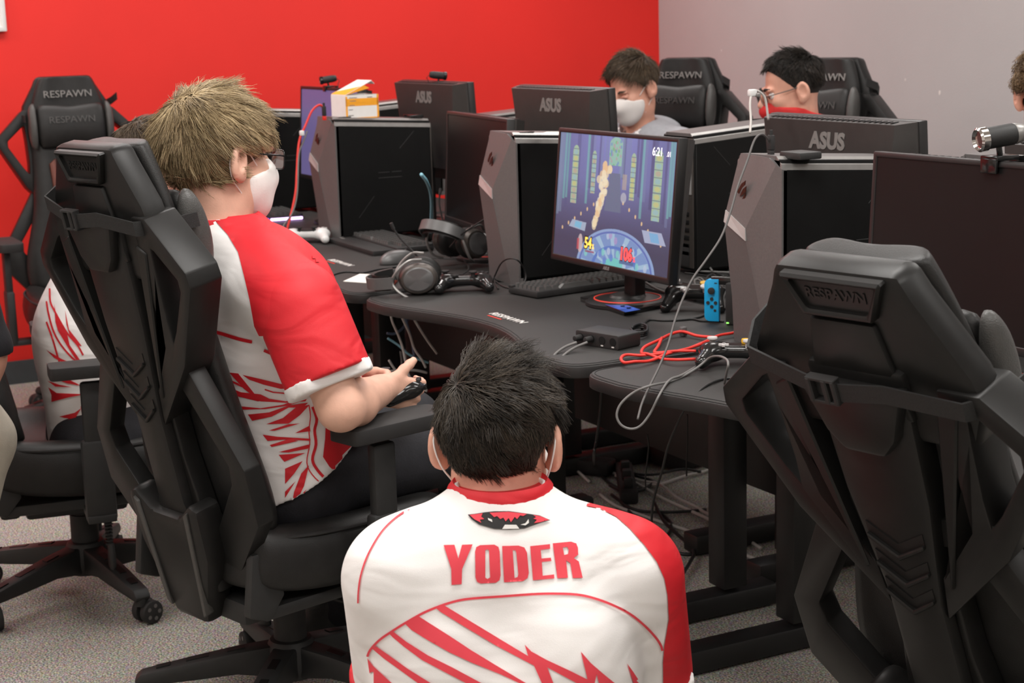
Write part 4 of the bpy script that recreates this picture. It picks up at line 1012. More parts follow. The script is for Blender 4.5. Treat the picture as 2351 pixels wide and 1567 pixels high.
bm = BM(); box(bm, (0, 0, 0), (.016, .022, .018), .004); finish('plug_body', bm, 'white_plastic', o); bm = BM(); box(bm, (.008, .012, -.006), (.010, .012, .010), .002); finish('plug_tip', bm, 'silver', o)
B_ = q1([(1295, 1035), (1310, 960), (1322, 900), (1310, 862), (1255, 838), (1190, 850), (1100, 920), (1000, 980), (900, 1020), (760, 1050), (640, 1100), (550, 1180), (520, 1262), (550, 1330), (620, 1360), (690, 1338), (760, 1250), (830, 1110), (900, 1010), (985, 975), (1090, 915)])
bz = [ZC, ZC+.03, ZC+.05, ZC+.055, ZC+.05, ZC+.03, ZC+.01, ZC, ZC]
BP = [at_z(x, y, z) for (x, y), z in zip(B_, bz)]; de = (BP[-1]-CAM).dot(CF)
BP += [at_d(x, y, de-.09) for x, y in B_[9:18]] + Z_(B_[18:], ZC+.003)
cable(BP, .0027, 'cable_grey', 'grey cable loop hanging over the front edge of the nearest desk')
C0 = q1([(1390, 995), (1290, 1000), (1180, 1040)]); C1 = q1([(1080, 1120), (1000, 1230), (930, 1380), (885, 1500)])+[(1520, 1080), (1500, 1150), (1496, 1215), (1500, 1300)]
CP = Z_(C0, ZC); de = (CP[-1]-CAM).dot(CF)
cable(CP+[at_d(x, y, de-.05+.09*i) for i, (x, y) in enumerate(C1)], .0028, 'cable_black', 'black cable running off the nearest desk down to the floor')
for i, L in enumerate((q1([(232, 738), (150, 770), (80, 820), (40, 880)]), q1([(308, 738), (220, 775), (140, 830), (100, 890), (68, 965)]))):
    P = Z_(L[:2], ZD+.016-.008*0)+[]; de = (P[-1]-CAM).dot(CF)
    cable(Z_(L[:1], ZD+.018)+Z_(L[1:2], ZD+.010)+[at_d(x, y, de-.01*k) for k, (x, y) in enumerate(L[2:])], .003, 'cable_grey', ['left', 'right'][i]+' grey lead from the adapter box going over the desk edge')
for k in range(3):
    L = q1([(625+4*k, 665+6*k), (650, 645+8*k), (700, 640+4*k), (740, 655+5*k), (735, 690+5*k), (690, 705+3*k), (640, 695+4*k), (622, 672+6*k)])
    cable([p+Vector((0, 0, .003+.006*k)) for p in Z_(L, ZC)], .0028, 'cable_black', ['lowest', 'middle', 'topmost'][k]+' turn of the coiled black lead beside the adapter box', grp='coil of black lead')
cable(Z_(q1([(700, 640), (720, 600), (760, 575), (860, 580), (1000, 575), (1100, 560), (1180, 530)]), ZC), .003, 'cable_black', 'black lead from the coil to the blue controller dock')
cable(Z_(q1([(860, 580), (960, 578), (1060, 570), (1130, 583), (1220, 585), (1290, 590)]), ZC), .0026, 'cable_black', 'second black lead running in front of the blue controller')
cable(Z_(q1([(730, 308), (790, 345), (860, 375), (940, 390), (1020, 395), (1060, 375), (1120, 360), (1180, 358)]), ZC+.02), .0034, 'cable_grey', 'grey video lead leaving the back of the lit monitor')
for i, (L, m) in enumerate((([(1010, 105), (1090, 98), (1180, 100), (1250, 130), (1310, 190), (1330, 250)], 'cable_black'), ([(1005, 165), (1080, 190), (1180, 215), (1290, 265)], 'cable_black'), ([(1000, 210), (1100, 225), (1200, 230), (1330, 235)], 'cable_grey'), ([(1010, 240), (1100, 250), (1180, 262), (1330, 275)], 'cable_black'), ([(1150, 130), (1185, 190), (1205, 222)], 'cable_grey'), ([(1075, 290), (1120, 275), (1150, 310), (1130, 350), (1090, 330), (1080, 295), (1115, 290), (1145, 330)], 'cable_grey'), ([(1160, 300), (1180, 260), (1215, 250), (1240, 275)], 'cable_black'))):
    cable(Z_(q1(L), ZC+.004*i), .0030, m, ['thick black cable arching behind the lit monitor towards the tower', 'black cable crossing behind the lit monitor below the arching one', 'straight grey cable along the desk seam behind the lit monitor', 'lowest black cable behind the lit monitor', 'short grey wire stub behind the lit monitor', 'grey tangled lead on the black gamepad behind the monitor', 'small black cable loop left of the nearest tower'][i])
cable([at_z(x, y, z) for x, y, z in ((967, 400, 1.03), (980, 418, 1.0), (990, 450, .93), (991, 490, .85), (988, 525, .78), (986, 548, ZC))], .0055, 'cable_blue', 'pale blue network cable behind the tower with the orange box')
R_ = lambda L: [(600+x*.351, 150+y*.351) for x, y in L]
cable(D_(R_([(408, 318), (398, 270), (372, 262), (330, 300), (290, 390), (255, 470), (240, 560), (232, 700), (225, 820), (200, 950), (165, 1080), (145, 1140)]), 5.75, 5.62), .0042, 'cable_red', 'red headset cable hanging down the front of the tower with the orange box')
cable(D_(R_([(300, 430), (275, 500), (250, 560), (242, 640), (238, 780), (228, 880), (200, 970), (150, 1040), (120, 1110)]), 5.70, 5.62), .003, 'cable_grey', 'grey cable beside the red one in front of the tower')
p = at_d(*R_([(265, 443)])[0], 5.66); bm = BM(); box(bm, (0, 0, 0), (.020, .014, .018), .004); tag(finish('cable_tie', bm, 'white_plastic', None, 35, p), 'white tie binding the red and grey cables', 'tie')
cable(Z_(q4([(345, 690), (400, 630), (500, 605), (640, 610), (760, 585), (860, 572), (960, 560)]), ZC), .0028, 'cable_black', 'black mouse cable along the front edge by the white paper')
cable(Z_(q4([(1440, 490), (1560, 490), (1650, 520), (1700, 600), (1690, 680), (1720, 740)]), ZC), .0024, 'cable_black', 'thin black cable curling left of the middle tower foot')
cable([at_z(*q4([(x, y)])[0], ZC+z) for x, y, z in ((1660, 690, 0), (1690, 640, .01), (1740, 540, .06), (1800, 500, .08), (1870, 510, .08), (1920, 570, .05), (1940, 650, .02), (1910, 720, 0), (1850, 740, 0), (1760, 720, 0), (1680, 670, 0), (1600, 658, 0), (1480, 655, 0))], .0024, 'cable_black', 'thin black cable looping in front of the middle tower')
cable(Z_(q4([(1410, 640), (1480, 590), (1470, 540), (1420, 500), (1340, 490)]), ZC+.01), .0026, 'cable_black', 'black lead of the second headset')
cable(D_(q4([(1330, 410), (1420, 310), (1520, 240), (1640, 165)]), 5.05, 4.95), .0022, 'cable_black', 'thin black wire rising to the middle tower')
for i, L in enumerate(([(1180, 300), (1200, 230), (1260, 200), (1330, 220)], [(1190, 370), (1260, 300), (1320, 230), (1380, 210), (1450, 240)], [(1120, 40), (1160, 50), (1190, 60)], [(1115, 150), (1180, 165), (1260, 180), (1300, 195)], [(1130, 200), (1220, 190), (1340, 215), (1420, 260), (1540, 300), (1560, 380), (1640, 420)], [(1440, 420), (1560, 410), (1670, 435)], [(1560, 400), (1620, 440), (1660, 430)])):
    cable([p+Vector((0, 0, .003*i)) for p in Z_(q4(L), ZC+.004)], .0028, 'cable_grey' if i in (2, 3) else 'cable_black', ['thin dark cable hooked above the round desk camera', 'dark cable arching behind the second headset', 'short grey cable end beside the blue network cable', 'grey cable lying across the tangle behind the round camera', 'long dark cable curling round the small white box', 'short dark cable right of the second headset', 'dark cable stub at the foot of the middle tower'][i], grp='tangle of cables behind the headsets')
# cables hanging under the second desk, before the added dark panel
for i, (L, m) in enumerate((([(850, 890), (872, 1000), (920, 1110), (955, 1210), (980, 1330), (1010, 1440), (1080, 1510), (1150, 1560)], 'cable_pale'), ([(920, 900), (960, 990), (1010, 1100), (1050, 1220), (1110, 1310), (1140, 1370)], 'cable_pale'), ([(960, 930), (990, 1020), (1020, 1120), (1040, 1220), (1050, 1300)], 'cable_navy'), ([(1020, 935), (1080, 1040), (1150, 1150), (1230, 1260)], 'cable_pale'), ([(830, 1095), (890, 1098), (950, 1060), (1000, 985), (1020, 935)], 'cable_navy'), ([(835, 1135), (920, 1190), (1000, 1260), (1100, 1310), (1160, 1330)], 'cable_blue'), ([(845, 1310), (900, 1390), (990, 1460), (1080, 1500), (1150, 1550)], 'cable_pale'), ([(850, 1400), (950, 1390), (1060, 1392), (1150, 1410)], 'cable_pale'), ([(940, 1240), (950, 1330), (945, 1420), (970, 1500), (1040, 1545)], 'cable_grey'))):
    cable(D_(q4(L), 4.75+.03*i, 4.80+.03*i), .0038, m, ['leftmost pale cable drooping under the desk behind the dark hair', 'pale cable hanging under the desk edge, second from the left', 'dark blue cable hanging straight under the desk', 'pale cable hanging rightmost under the desk edge', 'dark blue cable bending up to the desk underside', 'pale blue cable sloping down under the desk', 'pale cable sloping to the floor behind the hands', 'pale cable running level behind the hair', 'grey cable hanging lowest under the desk'][i])
# floor cables between the desk feet
fl = ([(190, 280), (235, 305), (340, 350), (480, 410), (590, 460)], [(190, 310), (230, 330), (400, 410), (600, 500), (740, 580), (870, 640), (1010, 705), (1190, 800), (1285, 860)], [(180, 345), (215, 375), (290, 440), (360, 505)], [(415, 560), (500, 620), (620, 665), (780, 720), (900, 760), (1010, 810), (1195, 885), (1290, 928)], [(660, 512), (720, 515), (780, 500), (880, 465), (990, 438), (1180, 352), (1240, 315)], [(500, 470), (640, 500), (740, 520), (830, 590), (930, 640), (1000, 680), (1190, 765), (1290, 792)])
fn = ['topmost pale cable on the carpet right of the crouching man head', 'long pale cable crossing the carpet to the right behind the desk leg', 'short pale cable end on the carpet beside the ear', 'pale cable on the carpet just above the red shoulder', 'pale cable curving up to the right across the carpet', 'pale cable over the black cable heap passing behind the desk leg']
for i, L in enumerate(fl): cable([p+Vector((0, 0, .006+.004*(i % 3))) for p in Z_(q3(L), 0)], .0048, 'cable_pale', fn[i])
bl = ([(385, 390), (420, 450), (470, 500), (560, 540), (680, 520)], [(430, 380), (520, 440), (620, 470), (700, 500), (640, 545), (540, 550), (470, 520)], [(710, 620), (760, 720), (830, 790), (920, 880), (900, 950), (830, 1060)], [(1010, 810), (1000, 850), (950, 878), (860, 882), (790, 845), (740, 760)], [(480, 570), (600, 650), (760, 665), (900, 660), (990, 650)], [(560, 460), (700, 470), (860, 440), (960, 455)], [(520, 590), (640, 720), (760, 790), (800, 720), (720, 640)])
bn = ['black cable dropping into the heap on the carpet', 'black cable loop in the heap on the carpet', 'black cable trailing towards the red sleeve', 'black cable loop beside the desk leg on the carpet', 'black cable lying level across the carpet under the desk', 'black cable behind the heap on the carpet', 'black cable loop lowest in front of the heap']
for i, L in enumerate(bl): cable([p+Vector((0, 0, .006+.005*(i % 3))) for p in Z_(q3(L), 0)], .0050, 'cable_black', bn[i])
fa = at_z(*q3([(385, 395)])[0], .01)
cable([at_d(*q3([(x, y)])[0], 3.9+.03*i) for i, (x, y) in enumerate(((425, -20), (422, 60), (412, 160), (396, 270), (384, 340)))]+[fa], .0036, 'cable_black', 'black cable dropping from the desk straight to the floor heap')
cable([at_d(*q3([(x, y)])[0], 4.0+.03*i) for i, (x, y) in enumerate(((672, 230), (680, 290), (668, 400), (662, 470), (664, 520)))], .002, 'cable_black', 'thin black wire hanging over the floor heap, left one')
cable([at_d(*q3([(x, y)])[0], 4.0+.03*i) for i, (x, y) in enumerate(((888, 120), (888, 250), (884, 380), (884, 450)))], .002, 'cable_black', 'thin black wire hanging over the floor heap, right one')
# power strip and power brick in the heap
p = at_z(*q3([(560, 520)])[0], 0); ps = empty('power_strip', (p.x, p.y, 0), -.5, 'black power strip with a red lit switch in the cable heap', 'power strip')
bm = BM(); box(bm, (0, 0, .022), (.36, .055, .04), .006); finish('strip_body', bm, 'soft_black', ps)
for k in range(6):
    bm = BM(); box(bm, (-.12+.05*k, 0, .0425), (.026, .030, .002), .0005); finish('socket', bm, 'port_dark', ps)
    if k % 2: bm = BM(); box(bm, (-.12+.05*k, 0, .058), (.03, .03, .03), .005); finish('plug', bm, 'plastic_black', ps)
bm = BM(); box(bm, (-.165, 0, .043), (.016, .02, .006), .001); finish('lit_switch', bm, 'led_red', ps)
p = at_z(*q3([(365, 440)])[0], 0); bm = BM(); box(bm, (0, 0, .03), (.16, .075, .05), .01); o = rotz(finish('power_brick', bm, 'soft_black', None, 35, (p.x, p.y, 0)), .6); tag(o, 'black power brick on the carpet left of the cable heap', 'power brick')
p = at_z(*q3([(850, 380)])[0], 0); pc = empty('floor_box', (p.x, p.y, 0), .2, 'dark rounded device on the carpet behind the desk leg', 'device')
bm = BM(); lathe(bm, [(.06, 0), (.10, .01), (.105, .06), (.09, .085), (.03, .09)], 24); finish('housing', bm, 'soft_black', pc, 50)
bm = BM(); lathe(bm, [(.092, .084), (.096, .088), (.088, .092), (.085, .088)], 24); finish('rim', bm, 'shiny_grey', pc, 50)
# ------------------------------------------------------------------ people
V3 = lambda p: np.array(p, float)
def basis(f, tilt=0., roll=0.):
    """columns right, forward, up for a horizontal heading f, nodding down by tilt."""
    f = Vector((f[0], f[1], 0)).normalized(); r = Vector((f.y, -f.x, 0)); u = Vector((0, 0, 1))
    f2 = f*math.cos(tilt)-u*math.sin(tilt); u2 = u*math.cos(tilt)+f*math.sin(tilt)
    r2 = r*math.cos(roll)+u2*math.sin(roll); u3 = u2*math.cos(roll)-r*math.sin(roll)
    return np.array([r2, f2, u3]).T
class Fig:
    """helper that keeps a figure's root and its head frame"""
    def __init__(s, name_label, loc, group=None, cat='person'):
        s.root = empty('person', loc, 0, name_label, cat, group)
    def head(s, c, R, sc=1., h=.004, neck=None, skin='skin', ears=True, smooth=1):
        s.c = V3(c); s.R = R; s.sc = sc
        P = lambda *p: s.c+R@(np.array(p)*sc)
        lo = s.c-.17*sc; hi = s.c+.17*sc
        if neck is not None: lo = np.minimum(lo, V3(neck)-.09); hi = np.maximum(hi, V3(neck)+.09)
        S = SDF(lo, hi, h)
        e = lambda p, r, k=.012, op='add', RR=R: S.ell(P(*p), np.array(r)*sc, RR, k*sc, op)
        e((0, -.015, .036), (.076, .095, .086)); e((0, .030, -.035), (.060, .058, .075), .03); e((0, .058, -.092), (.030, .026, .024), .03)
        for q in (1, -1):
            e((q*.042, -.0, -.062), (.022, .045, .040), .03)          # jaw corners
            e((q*.038, .062, -.022), (.020, .020, .022), .02)         # cheek bones
            e((q*.031, .096, .004), (.016, .016, .011), .010, 'sub')  # eye sockets
            e((q*.030, .084, .023), (.022, .010, .008), .012)         # brow ridge
        S.cap(P(0, .090, .012), P(0, .112, -.022), .008*sc, .0125*sc, .010*sc); e((0, .103, -.030), (.017, .012, .009), .008)
        e((0, .086, -.058), (.022, .012, .006), .006); e((0, .084, -.068), (.019, .012, .007), .006)
        if ears:
            for q in (1, -1):
                a = .38*q; Re = R@np.array([[math.cos(a), -math.sin(a), 0], [math.sin(a), math.cos(a), 0], [0, 0, 1]])
                e((q*.086, -.012, -.004), (.010, .023, .035), .006, 'add', Re); e((q*.092, -.010, .000), (.005, .011, .019), .004, 'sub', Re); e((q*.080, -.004, -.030), (.008, .010, .012), .008)
        if neck is not None: S.cap(P(0, -.022, -.05), V3(neck), .052*sc, .060*sc, .03)
        s.S = S; return s
    def face(s, lids=.5):
        """eyes and brows as parts of the figure"""
        off = V3(s.root.location); P = lambda *p: Vector(s.c+s.R@(np.array(p)*s.sc)-off)
        for q in (1, -1):
            if lids == 2:
                bm = BM(); ball(bm, P(q*.031, .0775, .002), .0135*s.sc, 14); finish('eyelid', bm, 'skin_warm', s.root, 180)
                bm = BM(); tube(bm, spline([P(q*.020, .086, -.004), P(q*.031, .0905, -.006), P(q*.042, .084, -.003)]), .0014*s.sc, 6); finish('eyelash', bm, s.browm, s.root, 180)
            bm = BM(); ball(bm, P(q*.031, .077, .003), .0125*s.sc, 14); ey = finish('eye', bm, 'eye_white', s.root, 180)
            bm = BM(); a = P(q*.031, .0875, .001); b = P(q*.031, .0898, .000); cyl(bm, a, b, .0062*s.sc, .0045*s.sc, 14); finish('iris', bm, 'eye_dark', ey)
            bm = BM(); tube(bm, spline([P(q*.014, .094, .022), P(q*.028, .0965, .029), P(q*.046, .084, .025)]), .0036*s.sc, 6); finish('eyebrow', bm, s.browm, s.root, 180)
            bm = BM(); tube(bm, spline([P(q*.019, .0895, .0035), P(q*.031, .0945, .0075), P(q*.043, .085, .003)]), .0026*s.sc, 6); finish('eyelid', bm, s.browm if False else 'skin_pink', s.root, 180)
    def finish_body(s, extra=(), m='skin', smooth=1, tint=True):
        o = sdf_obj('body', s.S, m, s.root, smooth, extra); s.body = o; return o
    def mask(s, m='mask_white', loops=True, name='face_mask', h=.0035):
        P = lambda *p: s.c+s.R@(np.array(p)*s.sc); R = s.R
        S = SDF(s.c-.16*s.sc, s.c+.16*s.sc, h)
        cl = [(R@np.array((0, -1, .25)), P(0, .022, -.045)), (R@np.array((0, -.35, 1)), P(0, .10, -.006))]
        S.ell(P(0, .040, -.040), np.array((.069, .066, .078))*s.sc, R, .01, clip=cl)
        S.ell(P(0, .085, -.035), np.array((.036, .042, .034))*s.sc, R, .03, clip=cl); S.ell(P(0, .070, -.085), np.array((.040, .036, .034))*s.sc, R, .03, clip=cl)
        o = sdf_obj(name, S, m, s.root, 2)
        if loops:
            off = V3(s.root.location); Q = lambda *p: Vector(P(*p)-off)
            for q in (1, -1):
                bm = BM()
                tube(bm, spline([Q(q*.066, .040, -.010), Q(q*.080, .012, .014), Q(q*.088, -.018, .022), Q(q*.088, -.032, .0), Q(q*.080, -.022, -.032), Q(q*.068, .005, -.060), Q(q*.060, .030, -.085)]), .0014, 6)
                finish('ear_loop', bm, m, o, 180)
        return o
    def glasses(s, m='gunmetal', round_=False):
        off = V3(s.root.location); P = lambda *p: Vector(s.c+s.R@(np.array(p)*s.sc)-off)
        g = None; n = 24
        for q in (1, -1):
            pts = []
            for k in range(n):
                a = 2*PI*k/n; e = 1. if round_ else .45
                x = math.copysign(abs(math.cos(a))**e, math.cos(a))*.026; z = math.copysign(abs(math.sin(a))**e, math.sin(a))*(.023 if round_ else .018)
                pts.append(P(q*.035+x, .112-.25*abs(q*.035+x)*.5, .001+z))
            bm = BM(); tube(bm, pts, .0014*s.sc, 6, True)
            if q == 1:
                tube(bm, spline([P(-.010, .113, .006), P(0, .116, .010), P(.010, .113, .006)]), .0014, 6)
                g = finish('glasses', bm, m, s.root, 180)
            else: finish('rim', bm, m, g, 180)
            bm = BM(); f = [bm.verts.new(p) for p in pts]; bm.faces.new(f); finish('lens', bm, 'lens', g, 0)
            bm = BM(); tube(bm, [P(q*.061, .104, .008), P(q*.074, .085, .010), P(q*.082, .03, .012), P(q*.084, -.012, .016), P(q*.084, -.03, .0)], .0017*s.sc, 6); finish('temple', bm, m, g, 180)
        return g
    def hair(s, m, dark, n=3800, length=lambda d: .05, line=None, flow=None, lift=.3, curl=0., w=.0011, m_seg=6, grav=.3, clump=.35, seed=1, center=(0, -.015, .036), rad=(.078, .097, .088), ncl=140, name='hair', push=1.03):
        rng = np.random.default_rng(seed); sc = s.sc; off = V3(s.root.location)
        i = np.arange(n*3)+.5; ph = np.arccos(1-2*i/(n*3)); th = PI*(1+5**.5)*i
        d = np.stack([np.cos(th)*np.sin(ph), np.sin(th)*np.sin(ph), np.cos(ph)], 1); d += rng.normal(0, .012, d.shape); d /= np.linalg.norm(d, axis=1)[:, None]
        d = d[line(d)]
        if len(d) > n: d = d[rng.permutation(len(d))[:n]]
        N = len(d); rad = np.array(rad); cen = np.array(center)
        p = d*rad*.985; nn = d/rad; nn /= np.linalg.norm(nn, axis=1)[:, None]
        f = flow(d); f = f-nn*(f*nn).sum(1)[:, None]; f /= np.linalg.norm(f, axis=1)[:, None]+1e-6
        cd = d[rng.permutation(N)[:ncl]]; ci = np.argmax(d@cd.T, 1); co = rng.normal(0, 1, (len(cd), 3)); cl_ = rng.uniform(.75, 1.25, len(cd))
        L = length(d)*cl_[ci]*rng.uniform(.8, 1.15, N); lf = lift(d) if callable(lift) else lift
        lf = np.broadcast_to(lf, (N,))
        cph = rng.uniform(0, 6.28, len(cd)); pts = [p.copy()]; cur = p.copy()
        for k in range(m_seg):
            u = (k+1)/m_seg
            v = f+nn*(lf*(1-u*.9))[:, None]+np.array((0, 0, -1.))*grav*u+co[ci]*clump*u+rng.normal(0, .10, (N, 3))
            if curl: a = cph[ci]+u*15; v = v+curl*np.stack([np.cos(a), np.sin(a), np.sin(a*1.3)], 1)
            v /= np.linalg.norm(v, axis=1)[:, None]
            cur = cur+v*(L/m_seg)[:, None]
            rr = np.linalg.norm(cur/rad, axis=1); bad = rr < push+.05*u; cur[bad] = cur[bad]/rr[bad][:, None]*(push+.05*u)
            pts.append(cur.copy())
        pts = np.stack(pts, 1); K = m_seg+1
        tan = np.gradient(pts, axis=1); tan /= np.linalg.norm(tan, axis=2)[..., None]+1e-9
        a = np.cross(tan, nn[:, None, :]+.01); a /= np.linalg.norm(a, axis=2)[..., None]+1e-9; b = np.cross(tan, a)
        wd = w*(1-.8*np.linspace(0, 1, K)**1.5)[None, :, None]
        ring = [pts+(a*math.cos(q)+b*math.sin(q))*wd for q in (0, 2.094, 4.189)]
        V = np.stack(ring, 2).reshape(-1, 3)
        base = (np.arange(N)*K*3)[:, None, None]+(np.arange(K-1)*3)[None, :, None]
        q = np.arange(3)[None, None, :]; q2 = (q+1) % 3
        Q = np.stack([base+q, base+q2, base+3+q2, base+3+q], -1).reshape(-1, 4)
        V = (s.c+((V+cen)*sc)@s.R.T)-off
        me = np_mesh(name, V, Q)
        at = me.color_attributes.new('tone', 'FLOAT_COLOR', 'POINT'); tv = np.clip(np.repeat(.5+.22*rng.standard_normal(N)+.15*rng.standard_normal(len(cd))[ci], K*3), 0, 1)
        at.data.foreach_set('color', np.stack([tv, tv, tv, np.ones_like(tv)], 1).astype(np.float32).ravel())
        o = link(name, me, hair_mat(m, dark), s.root, 180); return o
    def scalp(s, m, clipf, grow=1.035, h=.005):
        P = lambda *p: s.c+s.R@(np.array(p)*s.sc); S = SDF(s.c-.16*s.sc, s.c+.18*s.sc, h)
        cl = [(s.R@np.array(n), P(*p)) for n, p in clipf]
        S.ell(P(0, -.015, .036), np.array((.077, .096, .087))*grow*s.sc, s.R, .01, clip=cl); return sdf_obj('hair_base', S, m, s.root, 1)
def hair_mat(name, cols):
    if name in M: return M[name]
    m = bpy.data.materials.new(name); m.use_nodes = True; nt = m.node_tree; b = nt.nodes['Principled BSDF']
    a = nt.nodes.new('ShaderNodeVertexColor'); a.layer_name = 'tone'; r = nt.nodes.new('ShaderNodeValToRGB')
    for i, c in enumerate(cols): (r.color_ramp.elements[i] if i < 2 else r.color_ramp.elements.new(.5)).color = (*c, 1)
    nt.links.new(a.outputs['Color'], r.inputs['Fac']); nt.links.new(r.outputs['Color'], b.inputs['Base Color'])
    b.inputs['Roughness'].default_value = .5; b.inputs['Specular IOR Level'].default_value = .35
    M[name] = m; return m
def hand(S, w, d, pn, thumb, sc=1., curl=.9, spread=.10):
    """hand from wrist w, pointing d, palm normal pn, thumb towards `thumb`; fingers curl towards pn."""
    d = V3(d)/np.linalg.norm(d); pn = V3(pn); pn = pn-d*(pn@d); pn /= np.linalg.norm(pn); s = np.cross(d, pn); s = s if s@V3(thumb) > 0 else -s
    w = V3(w); R = np.stack([s, d, pn], 1)
    S.bx(w+d*.050*sc, np.array((.040, .046, .014))*sc, R, .012*sc, .014)
    S.cap(w-d*.02, w+d*.03*sc, .026*sc, .030*sc, .012, flat=(pn, .7))
    for i, (o, l) in enumerate(((.030, .072), (.010, .080), (-.010, .074), (-.029, .058))):
        p = w+(d*.092+s*o)*sc; a = .25*curl; dd = d+s*(o*spread*10/.30*.3)
        for j, f in enumerate((.45, .32, .25)):
            v = dd*math.cos(a)+pn*math.sin(a); v /= np.linalg.norm(v); q = p+v*l*f*sc; S.cap(p, q, (.0095-.0009*j)*sc, (.0088-.0009*j)*sc, .004); p = q; a += .62*curl
    p = w+(d*.025+s*.034)*sc; v = d*.75+s*.55+pn*.25*curl
    for j, l in enumerate((.034, .029, .024)):
        v /= np.linalg.norm(v); q = p+v*l*sc; S.cap(p, q, (.0125-.001*j)*sc, (.0115-.001*j)*sc, .008); p = q; v = v+d*.25+pn*.18*curl
def arm(sh, el, wr, hd=None, pn=None, th=None, r=(.050, .044, .040, .029), h=.0045, sc=1., curl=.9):
    sh, el, wr = V3(sh), V3(el), V3(wr)
    P = [sh, el, wr]+([wr+V3(hd)/np.linalg.norm(hd)*.20] if hd is not None else [])
    S = SDF(np.min(P, 0)-.09, np.max(P, 0)+.09, h)
    S.cap(sh, el, r[0], r[1], .02); m = el+(wr-el)*.3
    S.cap(el, m, r[1]*.98, r[2]*1.08, .02); S.cap(m, wr, r[2]*1.08, r[3], .02)
    if hd is not None: hand(S, wr, hd, pn, th, sc, curl)
    return S
def leg_sdf(S, hip, knee, ankle, r=(.088, .066, .048)):
    S.cap(hip, knee, r[0], r[1], .03); S.cap(knee, ankle, r[1], r[2], .03)
def shoe(root, at, f, m='shoe_black', name='shoe'):
    f = Vector((f[0], f[1], 0)).normalized(); R = frame((0, 0, 0), (f.y, -f.x, 0), f, (0, 0, 1)); off = root.location
    S = SDF((-.07, -.12, -.01), (.07, .22, .14), .005)
    S.ell((0, .10, .035), (.046, .10, .040), k=.02, clip=[((0, 0, -1), (0, 0, .02))]); S.ell((0, -.03, .05), (.040, .062, .058), k=.04, clip=[((0, 0, -1), (0, 0, .02))]); S.cap((0, -.03, .06), (0, -.03, .11), .042, .044, .02)
    V, Q = S.mesh('x', 1); me = np_mesh(name, V, Q); me.transform(Matrix.Translation(Vector((at[0], at[1], 0))-Vector((off.x, off.y, off.z))) @ R)
    o = link(name, me, m, root, 180)
    bm = BM(); prism(bm, rounded([(-.036, -.09), (.036, -.09), (.05, .08), (.03, .20), (-.03, .20), (-.05, .08)], .03, 4), 0, .026, XY(), .006)
    bmesh.ops.transform(bm, matrix=Matrix.Translation(Vector((at[0], at[1], 0))-Vector((off.x, off.y, off.z))) @ R, verts=bm.verts); finish('sole', bm, 'shoe_sole', o)
    bm = BM()
    for k in range(4): tube(bm, [R @ Vector(p)+Vector((at[0], at[1], 0))-Vector(off) for p in ((-.022, .035+.022*k, .092-.012*k), (0, .04+.022*k, .094-.013*k), (.022, .035+.022*k, .092-.012*k))], .003, 5)
    tag(finish('laces', bm, 'soft_black' if m == 'shoe_black' else 'white_plastic', o, 180), kind='stuff'); return o

# print that lies on cloth: outlines followed down onto the garment
def bvh_of(objs):
    V, F = [], []
    for o in objs:
        off = len(V); mw = Matrix.Translation(o.parent.location) if o.parent else Matrix()
        V += [mw @ v.co for v in o.data.vertices]; F += [[i+off for i in p.vertices] for p in o.data.polygons]
    return BVHTree.FromPolygons(V, F)
def decal(name, poly, bv, m, parent, hole=None, lift=.0016, step=7., kind=None):
    polys = poly if isinstance(poly[0][0], (tuple, list)) else [poly]
    bm = BM(); top = parent
    while top.parent is not None: top = top.parent
    off = Vector(top.location)
    for pl in polys:
        def dens(P):
            o = []
            for a, b in zip(P, P[1:]+P[:1]):
                k = max(1, int(math.dist(a, b)/step)); o += [(a[0]+(b[0]-a[0])*i/k, a[1]+(b[1]-a[1])*i/k) for i in range(k)]
            return o
        B = dens(list(pl)); H = dens(list(hole)) if hole else []
        pts = [Vector(p) for p in B+H]; nb = len(B); ed = [(i, (i+1) % nb) for i in range(nb)]+[(nb+i, nb+(i+1) % len(H)) for i in range(len(H))]
        def inside(P, x, y):
            c = False; j = len(P)-1
            for i in range(len(P)):
                if (P[i][1] > y) != (P[j][1] > y) and x < (P[j][0]-P[i][0])*(y-P[i][1])/(P[j][1]-P[i][1])+P[i][0]: c = not c
                j = i
            return c
        xs = [p[0] for p in B]; ys = [p[1] for p in B]; x = min(xs)+step/2
        while x < max(xs):
            y = min(ys)+step/2
            while y < max(ys):
                if inside(B, x, y) and not (H and inside(H, x, y)): pts.append(Vector((x, y)))
                y += step
            x += step
        vo, eo, fo, *_ = delaunay_2d_cdt(pts, ed, [], 1 if not H else 0, 1e-4)
        vs = []
        for p in vo:
            d = ray(p.x, p.y).normalized(); h = bv.ray_cast(CAM, d)
            if h[0] is None: vs.append(None); continue
            n = h[1]; n = -n if n.dot(d) > 0 else n
            if n.dot(d) > -.25: vs.append(None); continue
            vs.append(bm.verts.new(h[0]+n*lift-d*.0004-off))
        for f in fo:
            if H:
                cx = sum(vo[i].x for i in f)/len(f); cy = sum(vo[i].y for i in f)/len(f)
                if not inside(B, cx, cy) or inside(H, cx, cy): continue
            q = [vs[i] for i in f]
            if None in q: continue
            if max((a.co-b.co).length for a in q for b in q) > .05: continue
            try: bm.faces.new(q)
            except ValueError: pass
    bm.normal_update()
    if not bm.faces: bm.free(); return None
    o = finish(name, bm, m, parent, 180)
    if kind: o['kind'] = kind
    return o
